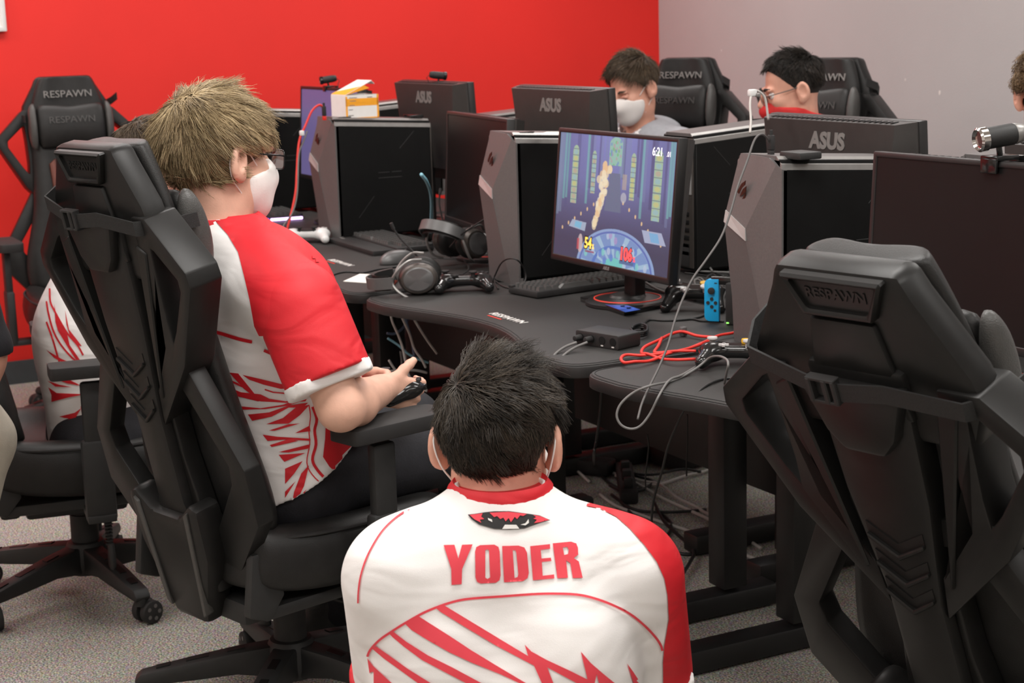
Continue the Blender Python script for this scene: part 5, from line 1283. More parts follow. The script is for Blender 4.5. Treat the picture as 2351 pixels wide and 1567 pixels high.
def ribbon(L, w):
    """pixel polyline -> outline; w: one width or a list"""
    P = [Vector(p) for p in L]; n = len(P); A, B = [], []
    for i, p in enumerate(P):
        t = (P[min(i+1, n-1)]-P[max(i-1, 0)]).normalized(); q = Vector((-t.y, t.x))*((w[i] if hasattr(w, '__len__') else w)/2)
        A.append(tuple(p+q)); B.append(tuple(p-q))
    return A+B[::-1]
def sm2(L, k=4):
    return [(p.x, p.y) for p in spline([(x, y, 0) for x, y in L], k)]
mk('skin_warm', (.70, .36, .26), .5, var=.08, scale=30, bump=.1, bscale=300)
def red_faces(o, poly, extra):
    me = o.data; me.materials.append(M['cloth_red']); off = o.parent.location; V = np.array([v.co for v in me.vertices])+np.array(off)-np.array(CAM)
    z = V@np.array(CF); U = np.stack([1175.5+FPX*(V@np.array(CR))/z, 783.5-FPX*(V@np.array(CU))/z], 1)
    for p in me.polygons:
        c = U[list(p.vertices)].mean(0); q = V[list(p.vertices)].mean(0); back = p.normal.dot(Vector(q).normalized()) > -.12
        for P, need in ((poly, False), (extra, True)):
            if need and not back: continue
            ins = False; j = len(P)-1
            for i in range(len(P)):
                if (P[i][1] > c[1]) != (P[j][1] > c[1]) and c[0] < (P[j][0]-P[i][0])*(c[1]-P[i][1])/(P[j][1]-P[i][1])+P[i][0]: ins = not ins
                j = i
            if ins: p.material_index = 1; break
# ---- the crouching man seen from behind
dY = 2.42
vd = (Vector((CF.x, CF.y, 0))).normalized(); rt = Vector((vd.y, -vd.x, 0)); upz = Vector((0, 0, 1))
N = at_d(1150, 1174, 2.40)
Y = Fig('person crouching with back turned, dark hair, lettered white and red jersey', (N.x, N.y, 0))
hc = at_d(1143, 1015, 2.45); hf = vd*.98+rt*.17
Y.browm = 'soft_black'
Y.head(hc, basis(hf, .10), 1.02, .004, N-upz*.05, ears=True)
shL = at_d(918, 1330, 2.36); shR = at_d(1440, 1325, 2.42)
elL = shL-upz*.25+vd*.13-rt*.005; elR = shR-upz*.25+vd*.12+rt*.035
wrL = elL+vd*.22+rt*.10-upz*.02; wrR = elR+vd*.22-rt*.12-upz*.02
aL = arm(shL, elL, wrL, vd*.8+rt*.5, rt, upz, h=.005); aR = arm(shR, elR, wrR, vd*.8-rt*.5, -rt, upz, h=.005)
Y.finish_body((aL, aR), 'skin_warm')
Y.mask()
pel = N-vd*.10-upz*.40
# jersey
S = SDF(V3(N)-np.array((.5, .5, .65)), V3(N)+np.array((.5, .5, .16)), .0055)
ch = N-upz*.20+vd*.015
S.cap(pel, ch, .180, .192, .04, flat=(vd+upz*.15, .66)); S.cap(ch, N-upz*.09, .185, .115, .06, flat=(vd, .66))
S.cap(shL+rt*.03+upz*.012, shR-rt*.03+upz*.012, .074, None, .05); S.cap(N-upz*.005, N-upz*.10, .074, .10, .04); S.cap(N-upz*.045, shL+upz*.008, .062, .072, .05); S.cap(N-upz*.045, shR+upz*.008, .062, .072, .05)
for q, s_ in ((-1, shL), (1, shR)): S.ell(V3(ch+rt*.09*q-vd*.10), (.085, .085, .11), None, .06)   # shoulder blades
cutn = -(elL-shL).normalized()
for s_, e_ in ((shL, elL), (shR, elR)):
    d_ = (e_-s_).normalized(); S.cap(s_, s_+d_*.24, .083, .078, .014, clip=[(d_, s_+d_*.215)])
S.cap(V3(N)+np.array((0, 0, .0)), V3(N)+np.array((0, 0, .12)), .061, .058, .004, op='sub')
jY = sdf_obj('jersey', S, 'cloth_white', Y.root, 2)
bvY = bvh_of([jY])
c5 = lambda L: [(790+x/2.902, 1080+y/2.902) for x, y in L]
c3 = lambda L: [(790+x/2.902, 1300+y/2.902) for x, y in L]
# white and red cuffs, red collar
for s_, e_ in ((shL, elL), (shR, elR)):
    S = SDF(V3(s_)-.40, V3(s_)+.12, .0055); d_ = (e_-s_).normalized()
    S.cap(s_+d_*.15, s_+d_*.28, .087, .083, .01, clip=[(d_, s_+d_*.225), (-d_, s_+d_*.192)]); sdf_obj('sleeve_cuff', S, 'cloth_white' if s_ is shR else 'cloth_red', Y.root, 2)
bm = BM(); off = Y.root.location
lathe(bm, [(.066, -.03), (.079, -.02), (.077, .012), (.069, .022), (.062, .012)], 28, Matrix.Translation(N-off+upz*.025+vd*.006)); finish('collar', bm, 'cloth_red', Y.root, 60)
# printed lettering, emblem and stripes
Yl = [('letter', c5([(662, 497), (734, 495), (760, 585), (785, 495), (856, 492), (785, 655), (782, 755), (715, 760), (713, 655)]), None),
      ('letter', c5([(872, 540), (880, 510), (905, 497), (1000, 493), (1028, 508), (1036, 540), (1042, 695), (1035, 728), (1010, 745), (910, 750), (885, 740), (874, 710)]), c5([(940, 530), (952, 524), (965, 530), (972, 710), (955, 720), (940, 712)])),
      ('letter', c5([(1052, 502), (1160, 499), (1200, 512), (1217, 545), (1230, 680), (1222, 715), (1190, 735), (1065, 742)]), c5([(1122, 530), (1140, 530), (1146, 545), (1160, 690), (1155, 708), (1135, 714)])),
      ('letter', c5([(1238, 503), (1370, 490), (1371, 520), (1308, 528), (1314, 585), (1376, 580), (1380, 602), (1316, 608), (1322, 700), (1398, 692), (1400, 718), (1258, 730)]), None),
      ('letter', c5([(1388, 485), (1510, 474), (1545, 486), (1556, 515), (1558, 560), (1528, 583), (1562, 605), (1588, 715), (1522, 717), (1505, 615), (1478, 600), (1490, 715), (1420, 718)]), c5([(1455, 512), (1485, 508), (1495, 530), (1490, 556), (1465, 562)]))]
for nm, P, H in Yl: decal(nm, P, bvY, 'print_red', jY, H, step=5.)
em = decal('emblem', c5([(825, 295), (870, 290), (930, 280), (1000, 272), (1100, 271), (1200, 285), (1300, 300), (1372, 332), (1330, 340), (1290, 352), (1200, 385), (1100, 392), (1000, 388), (900, 360), (850, 325)]), bvY, 'soft_black', jY, step=4.)
for P, m in (([(838, 299), (925, 287), (915, 310), (935, 325), (905, 330), (915, 350), (870, 328)], 'print_red'), ([(970, 283), (1090, 276), (1215, 290), (1190, 305), (1170, 300), (1150, 325), (1135, 310), (1110, 345), (1095, 318), (1075, 340), (1060, 315), (1040, 325), (1020, 305), (1000, 312)], 'print_red'), ([(1255, 298), (1300, 305), (1362, 331), (1300, 346), (1262, 352), (1280, 330), (1258, 322), (1275, 312)], 'print_red'),
             ([(958, 318), (985, 328), (988, 345), (962, 332)], 'white_print'), ([(1225, 325), (1228, 350), (1205, 366), (1172, 362), (1205, 352)], 'white_print'), ([(1070, 362), (1145, 362), (1165, 388), (1052, 390)], 'white_print')):
    decal('emblem_shape', c5(P), bvY, m, jY, step=4., lift=.0026)
st = [ribbon(sm2(c5([(160, 1235), (180, 1190), (240, 1125), (330, 1062), (430, 1000), (540, 940), (660, 893), (770, 862), (880, 848), (1050, 836), (1250, 823), (1400, 820), (1550, 827), (1660, 850), (1780, 893), (1900, 952), (2000, 1030), (2070, 1103), (2105, 1155), (2118, 1195)])), 5.5),
      ribbon(sm2(c5([(480, 240), (400, 280), (330, 330), (260, 400), (200, 490), (150, 590), (115, 700), (100, 800), (97, 880)])), 3.6)]
st += [c3(P) for P in ([(610, 275), (670, 260), (850, 370), (1050, 490), (1245, 605), (1270, 660), (1000, 520), (800, 400), (640, 300)],
       [(1205, 520), (1250, 565), (1350, 620), (1500, 690), (1620, 750), (1575, 565), (1640, 640), (1720, 710), (1830, 800), (1700, 800), (1680, 715), (1660, 800), (1560, 780), (1355, 670), (1405, 800), (1330, 800), (1270, 665), (1230, 600)],
       [(1880, 645), (1920, 700), (1985, 800), (1930, 800)], [(400, 370), (500, 330), (560, 370), (700, 460), (850, 560), (1000, 650), (1240, 790), (1190, 785), (1050, 720), (850, 640), (700, 570), (560, 490), (450, 420)],
       [(300, 440), (330, 430), (420, 500), (560, 590), (720, 670), (960, 800), (860, 800), (650, 690), (520, 620), (400, 530), (330, 470)], [(195, 545), (215, 525), (320, 600), (430, 680), (620, 800), (530, 800), (380, 690), (270, 610)], [(160, 605), (200, 660), (260, 715), (350, 800), (190, 800)])]
for P in st: decal('red_stripe', P, bvY, 'print_red', jY, step=6.)
rp = [(1345, 1162), (1376, 1168), (1414, 1187), (1445, 1214), (1479, 1252), (1507, 1290), (1524, 1328), (1531, 1366), (1534, 1420), (1524, 1480), (1521, 1520), (1522, 1600)]
red_faces(jY, [(x+5, y-1) for x, y in rp]+[(1800, 1700), (1800, 1050), (1370, 1050)], [(1500, 1000), (1900, 1000), (1900, 1900), (1500, 1900)])
decal('shoulder_panel', rp+[(1640, 1600), (1660, 1300), (1560, 1120), (1400, 1080)], bvY, 'cloth_red', jY, step=6.)
# hair: short at the back, longer and tousled on top
Rn = Y.R
def lineY(d): return ~((d[:, 1] > .55) & (d[:, 2] < .35)) & (d[:, 2] > -.97+.25*np.abs(d[:, 0])+1.0*np.clip(d[:, 1], 0, 1)) & ~((np.abs(d[:, 0]) > .80) & (d[:, 2] < -.05) & (d[:, 1] > -.35))
HD = [(.012, .0095, .007), (.085, .066, .048), (.036, .028, .021)]
Y.scalp('hair_dark_base' if mk('hair_dark_base', (.016, .013, .010), .7, bump=.4, bscale=400) else 0, [((0, .7, -1), (0, .02, -.075)), ((0, 1, -.2), (0, .075, .03))], 1.02)
Y.hair('hair_dark', HD, 9000, lambda d: .022+.024*np.clip((d[:, 2]+.25)/.8, 0, 1)**1.2+.010*np.clip(d[:, 2], 0, 1), lineY,
       lambda d: np.stack([d[:, 0]*.4+.55, .55*np.clip(d[:, 2], 0, 1)-.15, -.9+1.0*np.clip(d[:, 2], 0, 1)], 1), lambda d: .12+.5*np.clip(d[:, 2], 0, 1)**2, w=.0009, grav=.15, clump=.30, curl=.25, seed=3, ncl=260, rad=(.079, .098, .090))
# dark trousers, crouched legs and shoes (below the frame)
S = SDF(V3(N)-np.array((.6, .6, .8)), V3(N)+np.array((.6, .6, -.2)), .010)
S.cap(pel-rt*.06, pel+rt*.06, .15, None, .03)
for q in (1, -1):
    hp = pel+rt*.09*q-upz*.03; kn = pel+rt*.17*q+vd*.40+upz*.05; an = pel+rt*.14*q+vd*.05; an.z = .10
    leg_sdf(S, hp, kn, an)
sdf_obj('trousers', S, 'cloth_navy', Y.root, 2)
for q in (1, -1):
    an = pel+rt*.14*q+vd*.05; shoe(Y.root, (an.x, an.y), vd)

# ---- the blond man in the near chair
bf = Vector((-.22, .975, 0)).normalized(); br = Vector((bf.y, -bf.x, 0))
c_ = CH[0].location
Nb = at_d(515, 522, 3.40)
B = Fig('seated person with thick blond hair, glasses, white face mask, red and white jersey', (c_.x, c_.y, 0))
B.browm = 'soft_black'
hb = at_d(503, 364, 3.40)
hfb = Vector((-.25, .97, 0))
B.head(hb, basis(hfb, .08), 1.10, .004, Nb-upz*.04)
shR = at_d(686, 706, 3.25); shL = Nb-br*.20-upz*.09+bf*.03
elR = at_d(782, 936, 3.24); wrR = at_d(880, 893, 3.46)
elL = shL-upz*.29+bf*.06-br*.05; wrL = at_d(805, 880, 3.64)
handR = (at_d(945, 905, 3.52)-wrR); handL = (at_d(860, 880, 3.60)-wrL)
aR = arm(shR, elR, wrR, handR, -br+upz*.2, upz, (.057, .044, .043, .031), .0042, .90, 1.2); aL = arm(shL, elL, wrL, handL, br, upz, (.058, .050, .046, .032), .0045, 1.0, 1.0)
B.finish_body((aR, aL), 'skin')
B.mask(); B.glasses('gloss_black')
pel = Vector((c_.x, c_.y, .55))-bf*.03
chb = pel*.35+Nb*.65-upz*.02+bf*.035
S = SDF(V3(pel)-np.array((.45, .45, .17)), V3(pel)+np.array((.45, .45, .72)), .0055)
hem = [(bf*.45-upz*.89, pel+upz*.01)]; S.cap(pel-upz*.05, chb, .226, .205, .05, flat=(bf, .76), clip=hem); S.cap(chb, Nb-upz*.10, .20, .13, .06, flat=(bf, .74))
S.ell(V3(pel+bf*.07+upz*.14), (.18, .15, .17), None, .06, clip=hem)
S.cap(shL+br*.03, shR-br*.03, .082, None, .05); S.cap(Nb-upz*.02, Nb-upz*.11, .074, .11, .04)
for s_ in (shL, shR): S.cap(Nb-upz*.05, s_+upz*.005, .066, .078, .05)
d_ = (elL-shL).normalized(); S.cap(shL, shL+d_*.25, .088, .082, .03, clip=[(d_, shL+d_*.21)])
S.cap(V3(Nb)-np.array((0, 0, .0)), V3(Nb)+np.array((0, 0, .14)), .068, .064, .004, op='sub')
jB = sdf_obj('jersey', S, 'cloth_white', B.root, 2)
bvB = bvh_of([jB])
d_ = (elR-shR).normalized()
S = SDF(V3(shR)-.36, V3(shR)+.2, .0055)
S.cap(shR+upz*.004, shR+d_*.26, .088, .088, .02, clip=[(d_, shR+d_*.15)])
sl = sdf_obj('sleeve', S, 'cloth_red', B.root, 2)
S = SDF(V3(shR)-.40, V3(shR)+.12, .0055); S.cap(shR+d_*.10, shR+d_*.30, .0905, .0905, .01, clip=[(d_, shR+d_*.168), (-d_, shR+d_*.140)]); sdf_obj('sleeve_cuff', S, 'cloth_white', B.root, 2)
S = SDF(V3(shL)-.40, V3(shL)+.12, .006); d2 = (elL-shL).normalized(); S.cap(shL+d2*.13, shL+d2*.28, .089, .085, .01, clip=[(d2, shL+d2*.225), (-d2, shL+d2*.19)]); sdf_obj('sleeve_cuff', S, 'cloth_red', B.root, 2)
bm = BM(); off = B.root.location
lathe(bm, [(.068, -.035), (.082, -.02), (.080, .010), (.072, .018), (.066, .010)], 28, Matrix.Translation(Nb-off+upz*.006)); finish('collar', bm, 'cloth_red', B.root, 60)
red_faces(jB, [(452, 455), (560, 400), (760, 440), (900, 560), (900, 700), (830, 840), (700, 870), (655, 850), (632, 811), (610, 770), (597, 745), (586, 686), (573, 632), (559, 579), (535, 539), (494, 490)], [(500, 400), (1000, 400), (1000, 1100), (780, 1080), (745, 950), (700, 850), (560, 560)])
decal('shoulder_panel', [(432, 470), (440, 440), (560, 430), (700, 480), (800, 560), (850, 700), (820, 830), (690, 880), (643, 850), (621, 811), (600, 780), (585, 748), (574, 686), (561, 632), (547, 579), (523, 539), (482, 494), (455, 478)], bvB, 'cloth_red', jB, step=8.)
cb = lambda L: [(420+x/3.134, 700+y/3.134) for x, y in L]
bs = [ribbon(sm2(cb([(115, 160), (250, 195), (400, 240), (500, 262)])), [4, 6, 9, 8, 8, 8, 8, 8, 8, 8, 8, 8, 7]), ribbon(cb([(585, 322), (630, 342), (665, 345)]), 7),
      cb([(335, 483), (400, 490), (520, 640), (600, 668), (740, 690), (900, 655), (880, 690), (740, 700), (560, 690), (440, 600)]), cb([(200, 468), (260, 500), (400, 560), (440, 595), (330, 545), (250, 510)]), cb([(430, 500), (560, 530), (700, 565), (850, 580), (850, 600), (700, 600), (580, 570), (480, 535)]),
      cb([(295, 575), (420, 625), (560, 640), (640, 680), (540, 690), (400, 655)]), ribbon(cb([(590, 605), (650, 625), (740, 633)]), 3),
      cb([(410, 725), (560, 740), (720, 715), (850, 665), (900, 670), (760, 720), (600, 745), (430, 750)]), cb([(470, 785), (620, 770), (760, 720), (900, 700), (860, 735), (760, 735), (640, 800), (500, 830)]),
      cb([(600, 855), (720, 810), (810, 735), (910, 715), (840, 790), (760, 850)]), cb([(620, 900), (760, 855), (840, 850), (660, 902)]), cb([(805, 920), (910, 865), (915, 905)]), cb([(575, 930), (680, 945), (915, 960), (915, 975), (740, 965), (610, 975)]), cb([(625, 1005), (760, 962), (830, 975), (640, 1018)]),
      cb([(690, 1055), (910, 1000), (900, 1030), (760, 1058)]), cb([(690, 1075), (880, 1062), (730, 1125), (715, 1108)]), cb([(735, 1175), (860, 1120), (800, 1210), (735, 1285)]), cb([(735, 1340), (810, 1265), (735, 1385)]), cb([(850, 1210), (905, 1150), (870, 1300), (825, 1390), (890, 1320), (840, 1400), (778, 1450), (800, 1340)]),
      ribbon(sm2(cb([(905, 720), (915, 800), (905, 900), (910, 1000), (890, 1130), (930, 1220), (1025, 1310)])), 2.4), ribbon(sm2(cb([(930, 730), (960, 820), (945, 900), (955, 1000), (930, 1110), (970, 1190), (1050, 1275)])), 6.5)]
for P in bs: decal('red_stripe', P, bvB, 'cloth_red', jB, step=6.)
decal('side_panel', cb([(1025, 840), (1110, 850), (1290, 950), (1250, 1010), (1110, 1215), (1050, 1160), (1005, 1090), (1020, 960)]), bvB, 'cloth_red', jB, step=8.)
def lineB(d): return (d[:, 2] > -.88+1.35*np.clip(d[:, 1]+.15, 0, 2)) & ~((np.abs(d[:, 0]) > .86) & (d[:, 2] < -.12) & (d[:, 1] > -.3))
HB = [(.12, .085, .045), (.62, .48, .28), (.34, .25, .135)]
mk('hair_blond_base', (.13, .09, .045), .7, bump=.4, bscale=300)
B.scalp('hair_blond_base', [((0, .62, -1), (0, -.01, -.050)), ((0, 1, -.35), (0, .082, .035))], 1.06)
def flowB(d):
    cr = np.array((.15, -.45, .88)); t = d-cr*(d@cr)[:, None]; return t+np.array((.10, .45, -.25))+.22*np.stack([np.sin(9*d[:, 1]+3*d[:, 2]), np.sin(8*d[:, 0]+4*d[:, 2]), 0*d[:, 0]], 1)
B.hair('hair_blond', HB, 17000, lambda d: .030+.028*np.clip(d[:, 2]+.5, 0, 1)+.030*np.clip(-d[:, 2]-.1, 0, .6)*(d[:, 1] < 0), lineB, flowB, lambda d: .10+.06*np.clip(d[:, 2], 0, 1), w=.0008, grav=.18, clump=.20, seed=5, ncl=900, m_seg=6, push=1.01, rad=(.085, .104, .096))
# trousers, legs under the desk, shoes
S = SDF(V3(pel)-np.array((.6, .5, .56)), V3(pel)+np.array((.5, .95, .16)), .009)
S.cap(pel-br*.07-upz*.03, pel+br*.07-upz*.03, .135, None, .03)
kR = pel+br*.13+bf*.46-upz*.02; kL = pel-br*.13+bf*.47-upz*.02; kR.z = .53; kL.z = .53
aR_ = Vector((kR.x, kR.y, .12))-bf*.05; aL_ = at_z(770, 1395, .10)
leg_sdf(S, pel+br*.095-upz*.025, kR, aR_, (.092, .078, .055)); leg_sdf(S, pel-br*.095-upz*.025, kL, aL_, (.100, .078, .055))
sdf_obj('trousers', S, 'cloth_navy', B.root, 2)
shoe(B.root, (aR_.x, aR_.y), bf); shoe(B.root, (aL_.x, aL_.y), bf+br*.3)
hp_ = at_d(893, 885, 3.52); g5 = gamepad((hp_.x-.02, hp_.y+.015, hp_.z-.035), math.atan2(bf.y, bf.x)-PI/2, 'dark gamepad held in the hands of the blond man', 'gloss_black')

# ---- the second jersey wearer, half hidden behind the blond man
c_ = CH[2].location
pf = Vector((.10, .995, 0)).normalized(); pr = Vector((pf.y, -pf.x, 0))
hd_ = at_d(355, 385, 4.35); Np = at_d(335, 500, 4.33)
Q_ = Fig('seated person leaning forward behind the blond man, brown hair, red-striped white jersey', (c_.x, c_.y, 0)); Q_.browm = 'soft_black'
Q_.head(hd_, basis(pf, .25), 1.0, .005, Np-upz*.05)
pel = at_d(232, 985, 4.33); shR = at_d(268, 610, 4.20); shL = shR-pr*.36
elR = shR+pf*.12-upz*.27+pr*.03; wrR = elR+pf*.22-upz*.02; elL = shL+pf*.12-upz*.27; wrL = elL+pf*.22
aR = arm(shR, elR, wrR, pf-pr*.4, -pr, upz, h=.006); aL = arm(shL, elL, wrL, pf+pr*.4, pr, upz, h=.006)
Q_.finish_body((aR, aL), 'skin_pink')
S = SDF(V3(pel)-np.array((.5, .4, .18)), V3(pel)+np.array((.4, .5, .75)), .0065)
md = at_d(212, 780, 4.33)
S.cap(pel, md, .165, .17, .05, flat=(pf, .82)); S.cap(md, (shR+shL)/2-upz*.04, .17, .15, .06, flat=(pf, .8)); S.cap(shL, shR, .082, None, .06); S.cap((shL+shR)/2, Np, .10, .07, .05)
for s_, e_ in ((shR, elR), (shL, elL)): d_ = (e_-s_).normalized(); S.cap(s_, s_+d_*.24, .082, .078, .03, clip=[(d_, s_+d_*.21)])
jQ = sdf_obj('jersey', S, 'cloth_white', Q_.root, 2); bvQ = bvh_of([jQ])
c2_ = lambda L: [(90+x/3.407, 580+y/3.407) for x, y in L]
for P in (ribbon(sm2(c2_([(85, 280), (90, 380), (120, 450), (180, 560), (230, 640), (300, 720), (345, 800)])), 4), ribbon(sm2(c2_([(60, 380), (75, 470), (110, 600), (160, 700), (240, 800), (320, 870)])), 4), c2_([(205, 450), (235, 600), (290, 670), (335, 730), (300, 720), (240, 640), (215, 560)]), c2_([(120, 400), (135, 480), (215, 610), (240, 720), (330, 850), (380, 880), (320, 880), (240, 760), (150, 610), (130, 540)]),
          ribbon(sm2(c2_([(60, 540), (110, 680), (160, 850), (220, 980), (300, 1030)])), 4), c2_([(60, 760), (180, 830), (300, 880), (230, 880), (120, 820)]), c2_([(60, 860), (110, 940), (240, 1000), (340, 1040), (220, 1020), (90, 970)]), c2_([(70, 1000), (160, 1030), (260, 1050), (130, 1045)]), c2_([(75, 1050), (140, 1095), (360, 1105), (230, 1130), (100, 1165), (100, 1110)]),
          c2_([(380, 1110), (440, 1060), (470, 1140), (545, 1390), (510, 1410), (440, 1330), (400, 1230)]), c2_([(325, 1200), (340, 1200), (400, 1380), (380, 1380), (340, 1290)]), c2_([(160, 1280), (280, 1250), (330, 1215), (280, 1300), (200, 1290)]), c2_([(230, 1300), (285, 1290), (255, 1405), (220, 1350)]), c2_([(290, 1420), (340, 1290), (350, 1340), (310, 1400)]), c2_([(330, 1420), (360, 1480), (400, 1400), (370, 1490), (345, 1490)]), c2_([(410, 1380), (480, 1435), (455, 1440), (400, 1400)]), c2_([(180, 80), (215, 160), (230, 190), (200, 150)])):
    decal('red_stripe', P, bvQ, 'cloth_red', jQ, step=7.)
Q_.scalp('hair_brown_base' if mk('hair_brown_base', (.055, .038, .024), .7, bump=.4, bscale=400) else 0, [((0, .7, -1), (0, .02, -.055)), ((0, 1, -.2), (0, .075, .03))], 1.02)
HBR = [(.03, .02, .012), (.17, .12, .075), (.085, .058, .036)]
Q_.hair('hair_brown', HBR, 3000, lambda d: .012+.03*np.clip(d[:, 2]+.2, 0, 1), lineY, flowB, .35, w=.0013, grav=.2, clump=.2, seed=8)
S = SDF(V3(pel)-np.array((.4, .3, .55)), V3(pel)+np.array((.5, .8, .15)), .011)
S.cap(pel-pr*.06-upz*.02, pel+pr*.06-upz*.02, .135, None, .03)
for q in (1, -1):
    kn = pel+pf*.42+pr*.12*q-upz*.01; an = Vector((kn.x, kn.y, .11)); leg_sdf(S, pel+pr*.09*q, kn, an); shoe(Q_.root, (an.x, an.y), pf)
sdf_obj('trousers', S, 'cloth_navy', Q_.root, 2)

# ---- three people in the back row
def back_person(label, hd_, f, tilt, sc, cloth, hairargs, face=True, mask=None, glasses=False, hood=False, chair=None, roll=0., seat_z=.50, lean=.10):
    P = Fig(label, (hd_.x, hd_.y, 0)); P.browm = hairargs[0]+'_base'
    f = Vector((f[0], f[1], 0)).normalized(); r = Vector((f.y, -f.x, 0))
    Nk = hd_-upz*.185*sc-f*.05
    P.head(hd_, basis(f, tilt, roll), sc, .0042, Nk-upz*.05)
    pel = Vector((hd_.x, hd_.y, seat_z))-f*(lean+.05); shs = [Nk+r*.19*q-upz*.075 for q in (1, -1)]
    arms = []
    for q, s_ in zip((1, -1), shs):
        el = s_-upz*.25+f*.12+r*.04*q; el.z = max(el.z, ZD+.05); wr = el+f*.20-r*.08*q; wr.z = ZD+.045
        arms.append(arm(s_, el, wr, f-r*.25*q, -upz, -r*q, h=.0065, curl=.5)); 
    P.finish_body(tuple(arms), 'skin_warm'); 
    if face: P.face(face)
    S = SDF(V3(pel)-np.array((.42, .42, .16)), V3(Nk)+np.array((.42, .42, .14)), .0075)
    ch = Nk-upz*.22
    S.cap(pel, ch, .165, .175, .05, flat=(f, .76)); S.cap(ch, Nk-upz*.09, .17, .11, .06, flat=(f, .76)); S.cap(shs[0]-r*.02, shs[1]+r*.02, .078, None, .06)
    for q, s_ in zip((1, -1), shs):
        S.cap(Nk-upz*.02, s_, .065, .078, .05); el = s_-upz*.25+f*.12+r*.04*q; el.z = max(el.z, ZD+.05); wr = el+f*.18-r*.07*q; wr.z = ZD+.05; S.cap(s_, el, .076, .062, .03); S.cap(el, wr, .060, .044, .03)
    if hood:
        S.ell(V3(Nk-f*.07+upz*.005), (.125, .115, .075), None, .05); S.cap(shs[0]+upz*.03, shs[1]+upz*.03, .082, None, .06); S.cap(Nk+r*.08+f*.02, Nk-r*.08+f*.02, .055, None, .04); S.cap(Nk+upz*.03+f*.02, Nk+upz*.16+f*.03, .070, .085, .008, op='sub')
    g = sdf_obj('hooded_top' if hood else 'sweatshirt', S, cloth, P.root, 2); P.top = g
    hm, cols, n, ln, line, flow, kw = hairargs
    P.scalp(hm+'_base', [((0, .7, -1), (0, .02, -.05)), ((0, 1, -.8), (0, .030, .035))], 1.02); P.hair(hm, cols, n, ln, line, flow, **kw)
    S = SDF(V3(pel)-np.array((.6, .6, .55)), V3(pel)+np.array((.6, .6, .15)), .012)
    S.cap(pel-r*.06, pel+r*.06, .13, None, .03)
    for q in (1, -1):
        kn = pel+f*.40+r*.11*q; an = Vector((kn.x, kn.y, .11)); leg_sdf(S, pel+r*.09*q, kn, an); shoe(P.root, (an.x, an.y), f)
    sdf_obj('trousers', S, 'cloth_navy', P.root, 2)
    if mask: P.mask(*mask)
    if glasses: P.glasses('gunmetal', True)
    return P
lineS = lambda d: (d[:, 2] > -.55+1.36*np.clip(d[:, 1]+.1, 0, 2)) & ~((np.abs(d[:, 0]) > .84) & (d[:, 2] < -.02) & (d[:, 1] > -.35))
flowS = lambda d: np.stack([d[:, 0]+.9, d[:, 1]*.3+.5, -.3-.4*(1-d[:, 2])], 1)
hA = at_Y(1452, 203, 3.42)
PA = back_person('person in a grey hooded top with white face mask, brown side-swept hair, looking down', hA, (.28, -.96), .38, 1.02, 'cloth_hoodie', ('hair_brown', HBR, 3200, lambda d: .02+.04*np.clip(d[:, 2]+.3, 0, 1), lineS, flowS, dict(lift=.35, w=.0014, grav=.3, clump=.12, seed=11, push=1.06)), mask=('mask_white',), hood=True, face=2)
bvA = bvh_of([PA.top])
for cx, cy, r_ in ((1415, 297, 12), (1437, 293, 14), (1461, 301, 13)):
    decal('printed_star', [(cx+r_*(1 if k % 2 == 0 else .42)*math.sin(k*PI/5), cy-r_*(1 if k % 2 == 0 else .42)*math.cos(k*PI/5)) for k in range(10)], bvA, 'cloth_white', PA.top, step=4.)
hB = at_Y(1818, 208, 3.40)
mk('hair_black_base', (.012, .010, .008), .7, bump=.3, bscale=300)
HBL = [(.006, .005, .004), (.040, .030, .024), (.018, .014, .011)]
lineC = lambda d: (d[:, 2] > -.40+1.28*np.clip(d[:, 1]+.1, 0, 2)) & ~((np.abs(d[:, 0]) > .84) & (d[:, 2] < .0) & (d[:, 1] > -.35))
flowC = lambda d: np.stack([d[:, 0]*.5+.1, d[:, 1]*.3+.45*np.clip(d[:, 2], 0, 1), -1.+1.3*np.clip(d[:, 2], 0, 1)], 1)
PB = back_person('person with short dark hair, round glasses and a red neck gaiter over the mouth', hB, (-.35, -.94), .22, 1.0, 'cloth_hoodie', ('hair_black', HBL, 3200, lambda d: .012+.030*np.clip(d[:, 2]+.1, 0, 1), lineC, flowC, dict(lift=.6, w=.0013, grav=.05, clump=.25, seed=12)), glasses=True)
P_ = lambda *p: PB.c+PB.R@np.array(p)
S = SDF(PB.c-.22, PB.c+.16, .0045)
S.ell(P_(0, .030, -.055), (.073, .072, .072), PB.R, .02, clip=[(PB.R@np.array((0, -.45, 1)), P_(0, .09, -.024))]); S.cap(P_(0, -.01, -.08), P_(0, -.035, -.165), .073, .078, .03, clip=[(PB.R@np.array((0, -.45, 1)), P_(0, .09, -.024))]); S.ell(P_(0, .09, -.045), (.035, .034, .030), PB.R, .02, clip=[(PB.R@np.array((0, -.45, 1)), P_(0, .09, -.024))])
sdf_obj('neck_gaiter', S, 'gaiter_red', PB.root, 2)
hC = at_Y(2412, 222, 3.45)
HCU = [(.06, .032, .014), (.30, .19, .095), (.15, .09, .042)]
mk('hair_curly_base', (.09, .055, .028), .7, bump=.4, bscale=200)
PC = back_person('person with curly light brown hair cut off by the right edge', hC, (.72, -.7), .15, 1.0, 'cloth_white', ('hair_curly', HCU, 4200, lambda d: .095+.02*np.clip(d[:, 2]+.3, 0, 1), lineS, flowB, dict(lift=.55, w=.0015, grav=.3, clump=.25, curl=1.6, seed=13, m_seg=12, push=1.04, ncl=420)))

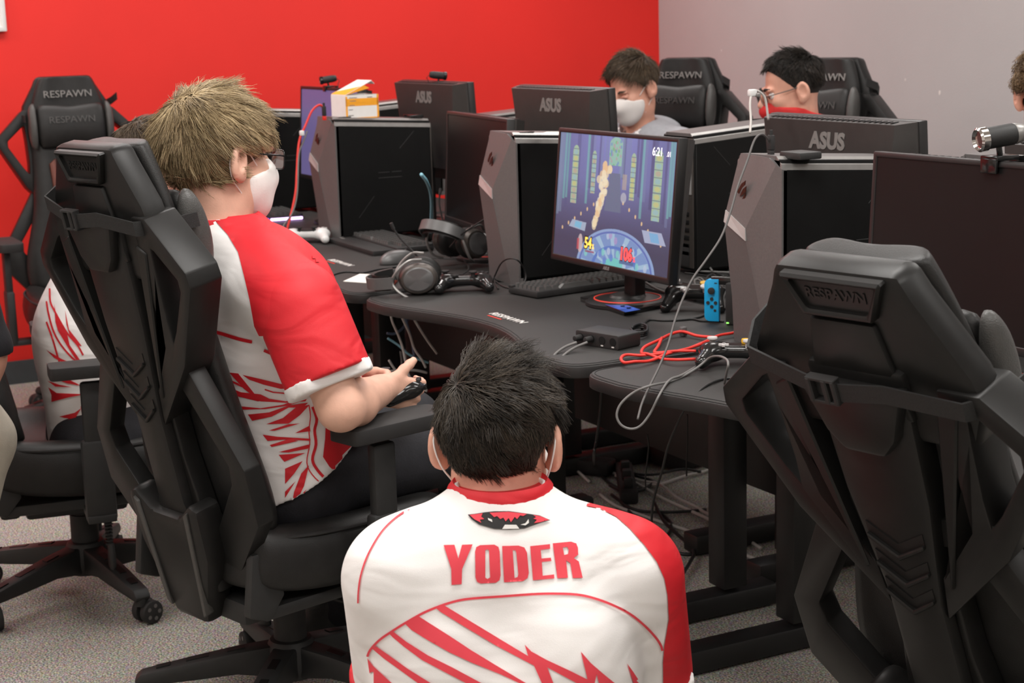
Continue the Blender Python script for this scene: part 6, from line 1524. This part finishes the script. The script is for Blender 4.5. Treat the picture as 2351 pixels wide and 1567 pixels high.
# ---- bystander cut off by the left edge
gp0 = at_d(-138, 1000, 3.6); G_ = Fig('standing person cut off by the left edge, dark sleeve and cream trousers', (gp0.x, gp0.y, 0)); G_.browm = 'soft_black'
gf = -rt*.2+vd; gf = gf.normalized(); gr = Vector((gf.y, -gf.x, 0))
b0 = Vector((gp0.x, gp0.y, 0))
b1 = b0-gr*.16; hx = b1+upz*1.62; nk = b1+upz*1.42
G_.head(hx, basis(gf), 1., .006, nk)
s0 = nk+gr*.17-upz*.05; e0 = Vector(at_d(-38, 800, 3.50)); w0 = Vector(at_d(-42, 905, 3.50)); w0 = e0+(w0-e0)
G_.finish_body((arm(s0, e0, w0, Vector((0, 0, -1)), -gr, gf, h=.007), arm(nk-gr*.17-upz*.05, nk-gr*.22-upz*.33, nk-gr*.22-upz*.58, Vector((0, 0, -1)), gr, gf, h=.007)), 'skin_warm')
S = SDF(V3(b0)+np.array((-.45, -.45, .80)), V3(b0)+np.array((.45, .45, 1.55)), .009)
S.cap(b0-gr*.15+upz*.90, b1+upz*1.30, .15, .17, .05, flat=(gf, .72)); S.cap(s0, nk-gr*.17-upz*.05, .075, None, .05); S.cap(nk-upz*.09, nk, .10, .065, .05)
S.cap(s0, e0, .068, .056, .03); S.cap(e0, e0+(w0-e0)*.95, .058, .046, .02); S.cap(nk-gr*.17-upz*.05, nk-gr*.22-upz*.33, .068, .056, .03)
sdf_obj('jacket', S, 'cloth_navy', G_.root, 2)
S = SDF(V3(b0)+np.array((-.35, -.35, .05)), V3(b0)+np.array((.35, .35, 1.05)), .009)
S.cap(b0+upz*.93-gr*.19, b0+upz*.93-gr*.11, .115, None, .03)
for q in (1, -1): leg_sdf(S, b0+gr*(.07*q-.14)+upz*.90, b0+gr*(.10*q-.02)+upz*.60+gf*.02, b0+gr*(.10*q-.16)+upz*.10, (.098, .072, .055)); shoe(G_.root, tuple((b0+gr*(.10*q-.16))[:2]), gf)
sdf_obj('trousers', S, 'cloth_cream', G_.root, 2)
G_.scalp('hair_brown_base', [((0, .7, -1), (0, .02, -.055)), ((0, 1, -.2), (0, .075, .03))], 1.04, .007); G_.hair('hair_brown', HBR, 900, lambda d: .03+0*d[:, 0], lineY, flowB, .3, w=.003, seed=21)
bpy.context.view_layer.update()
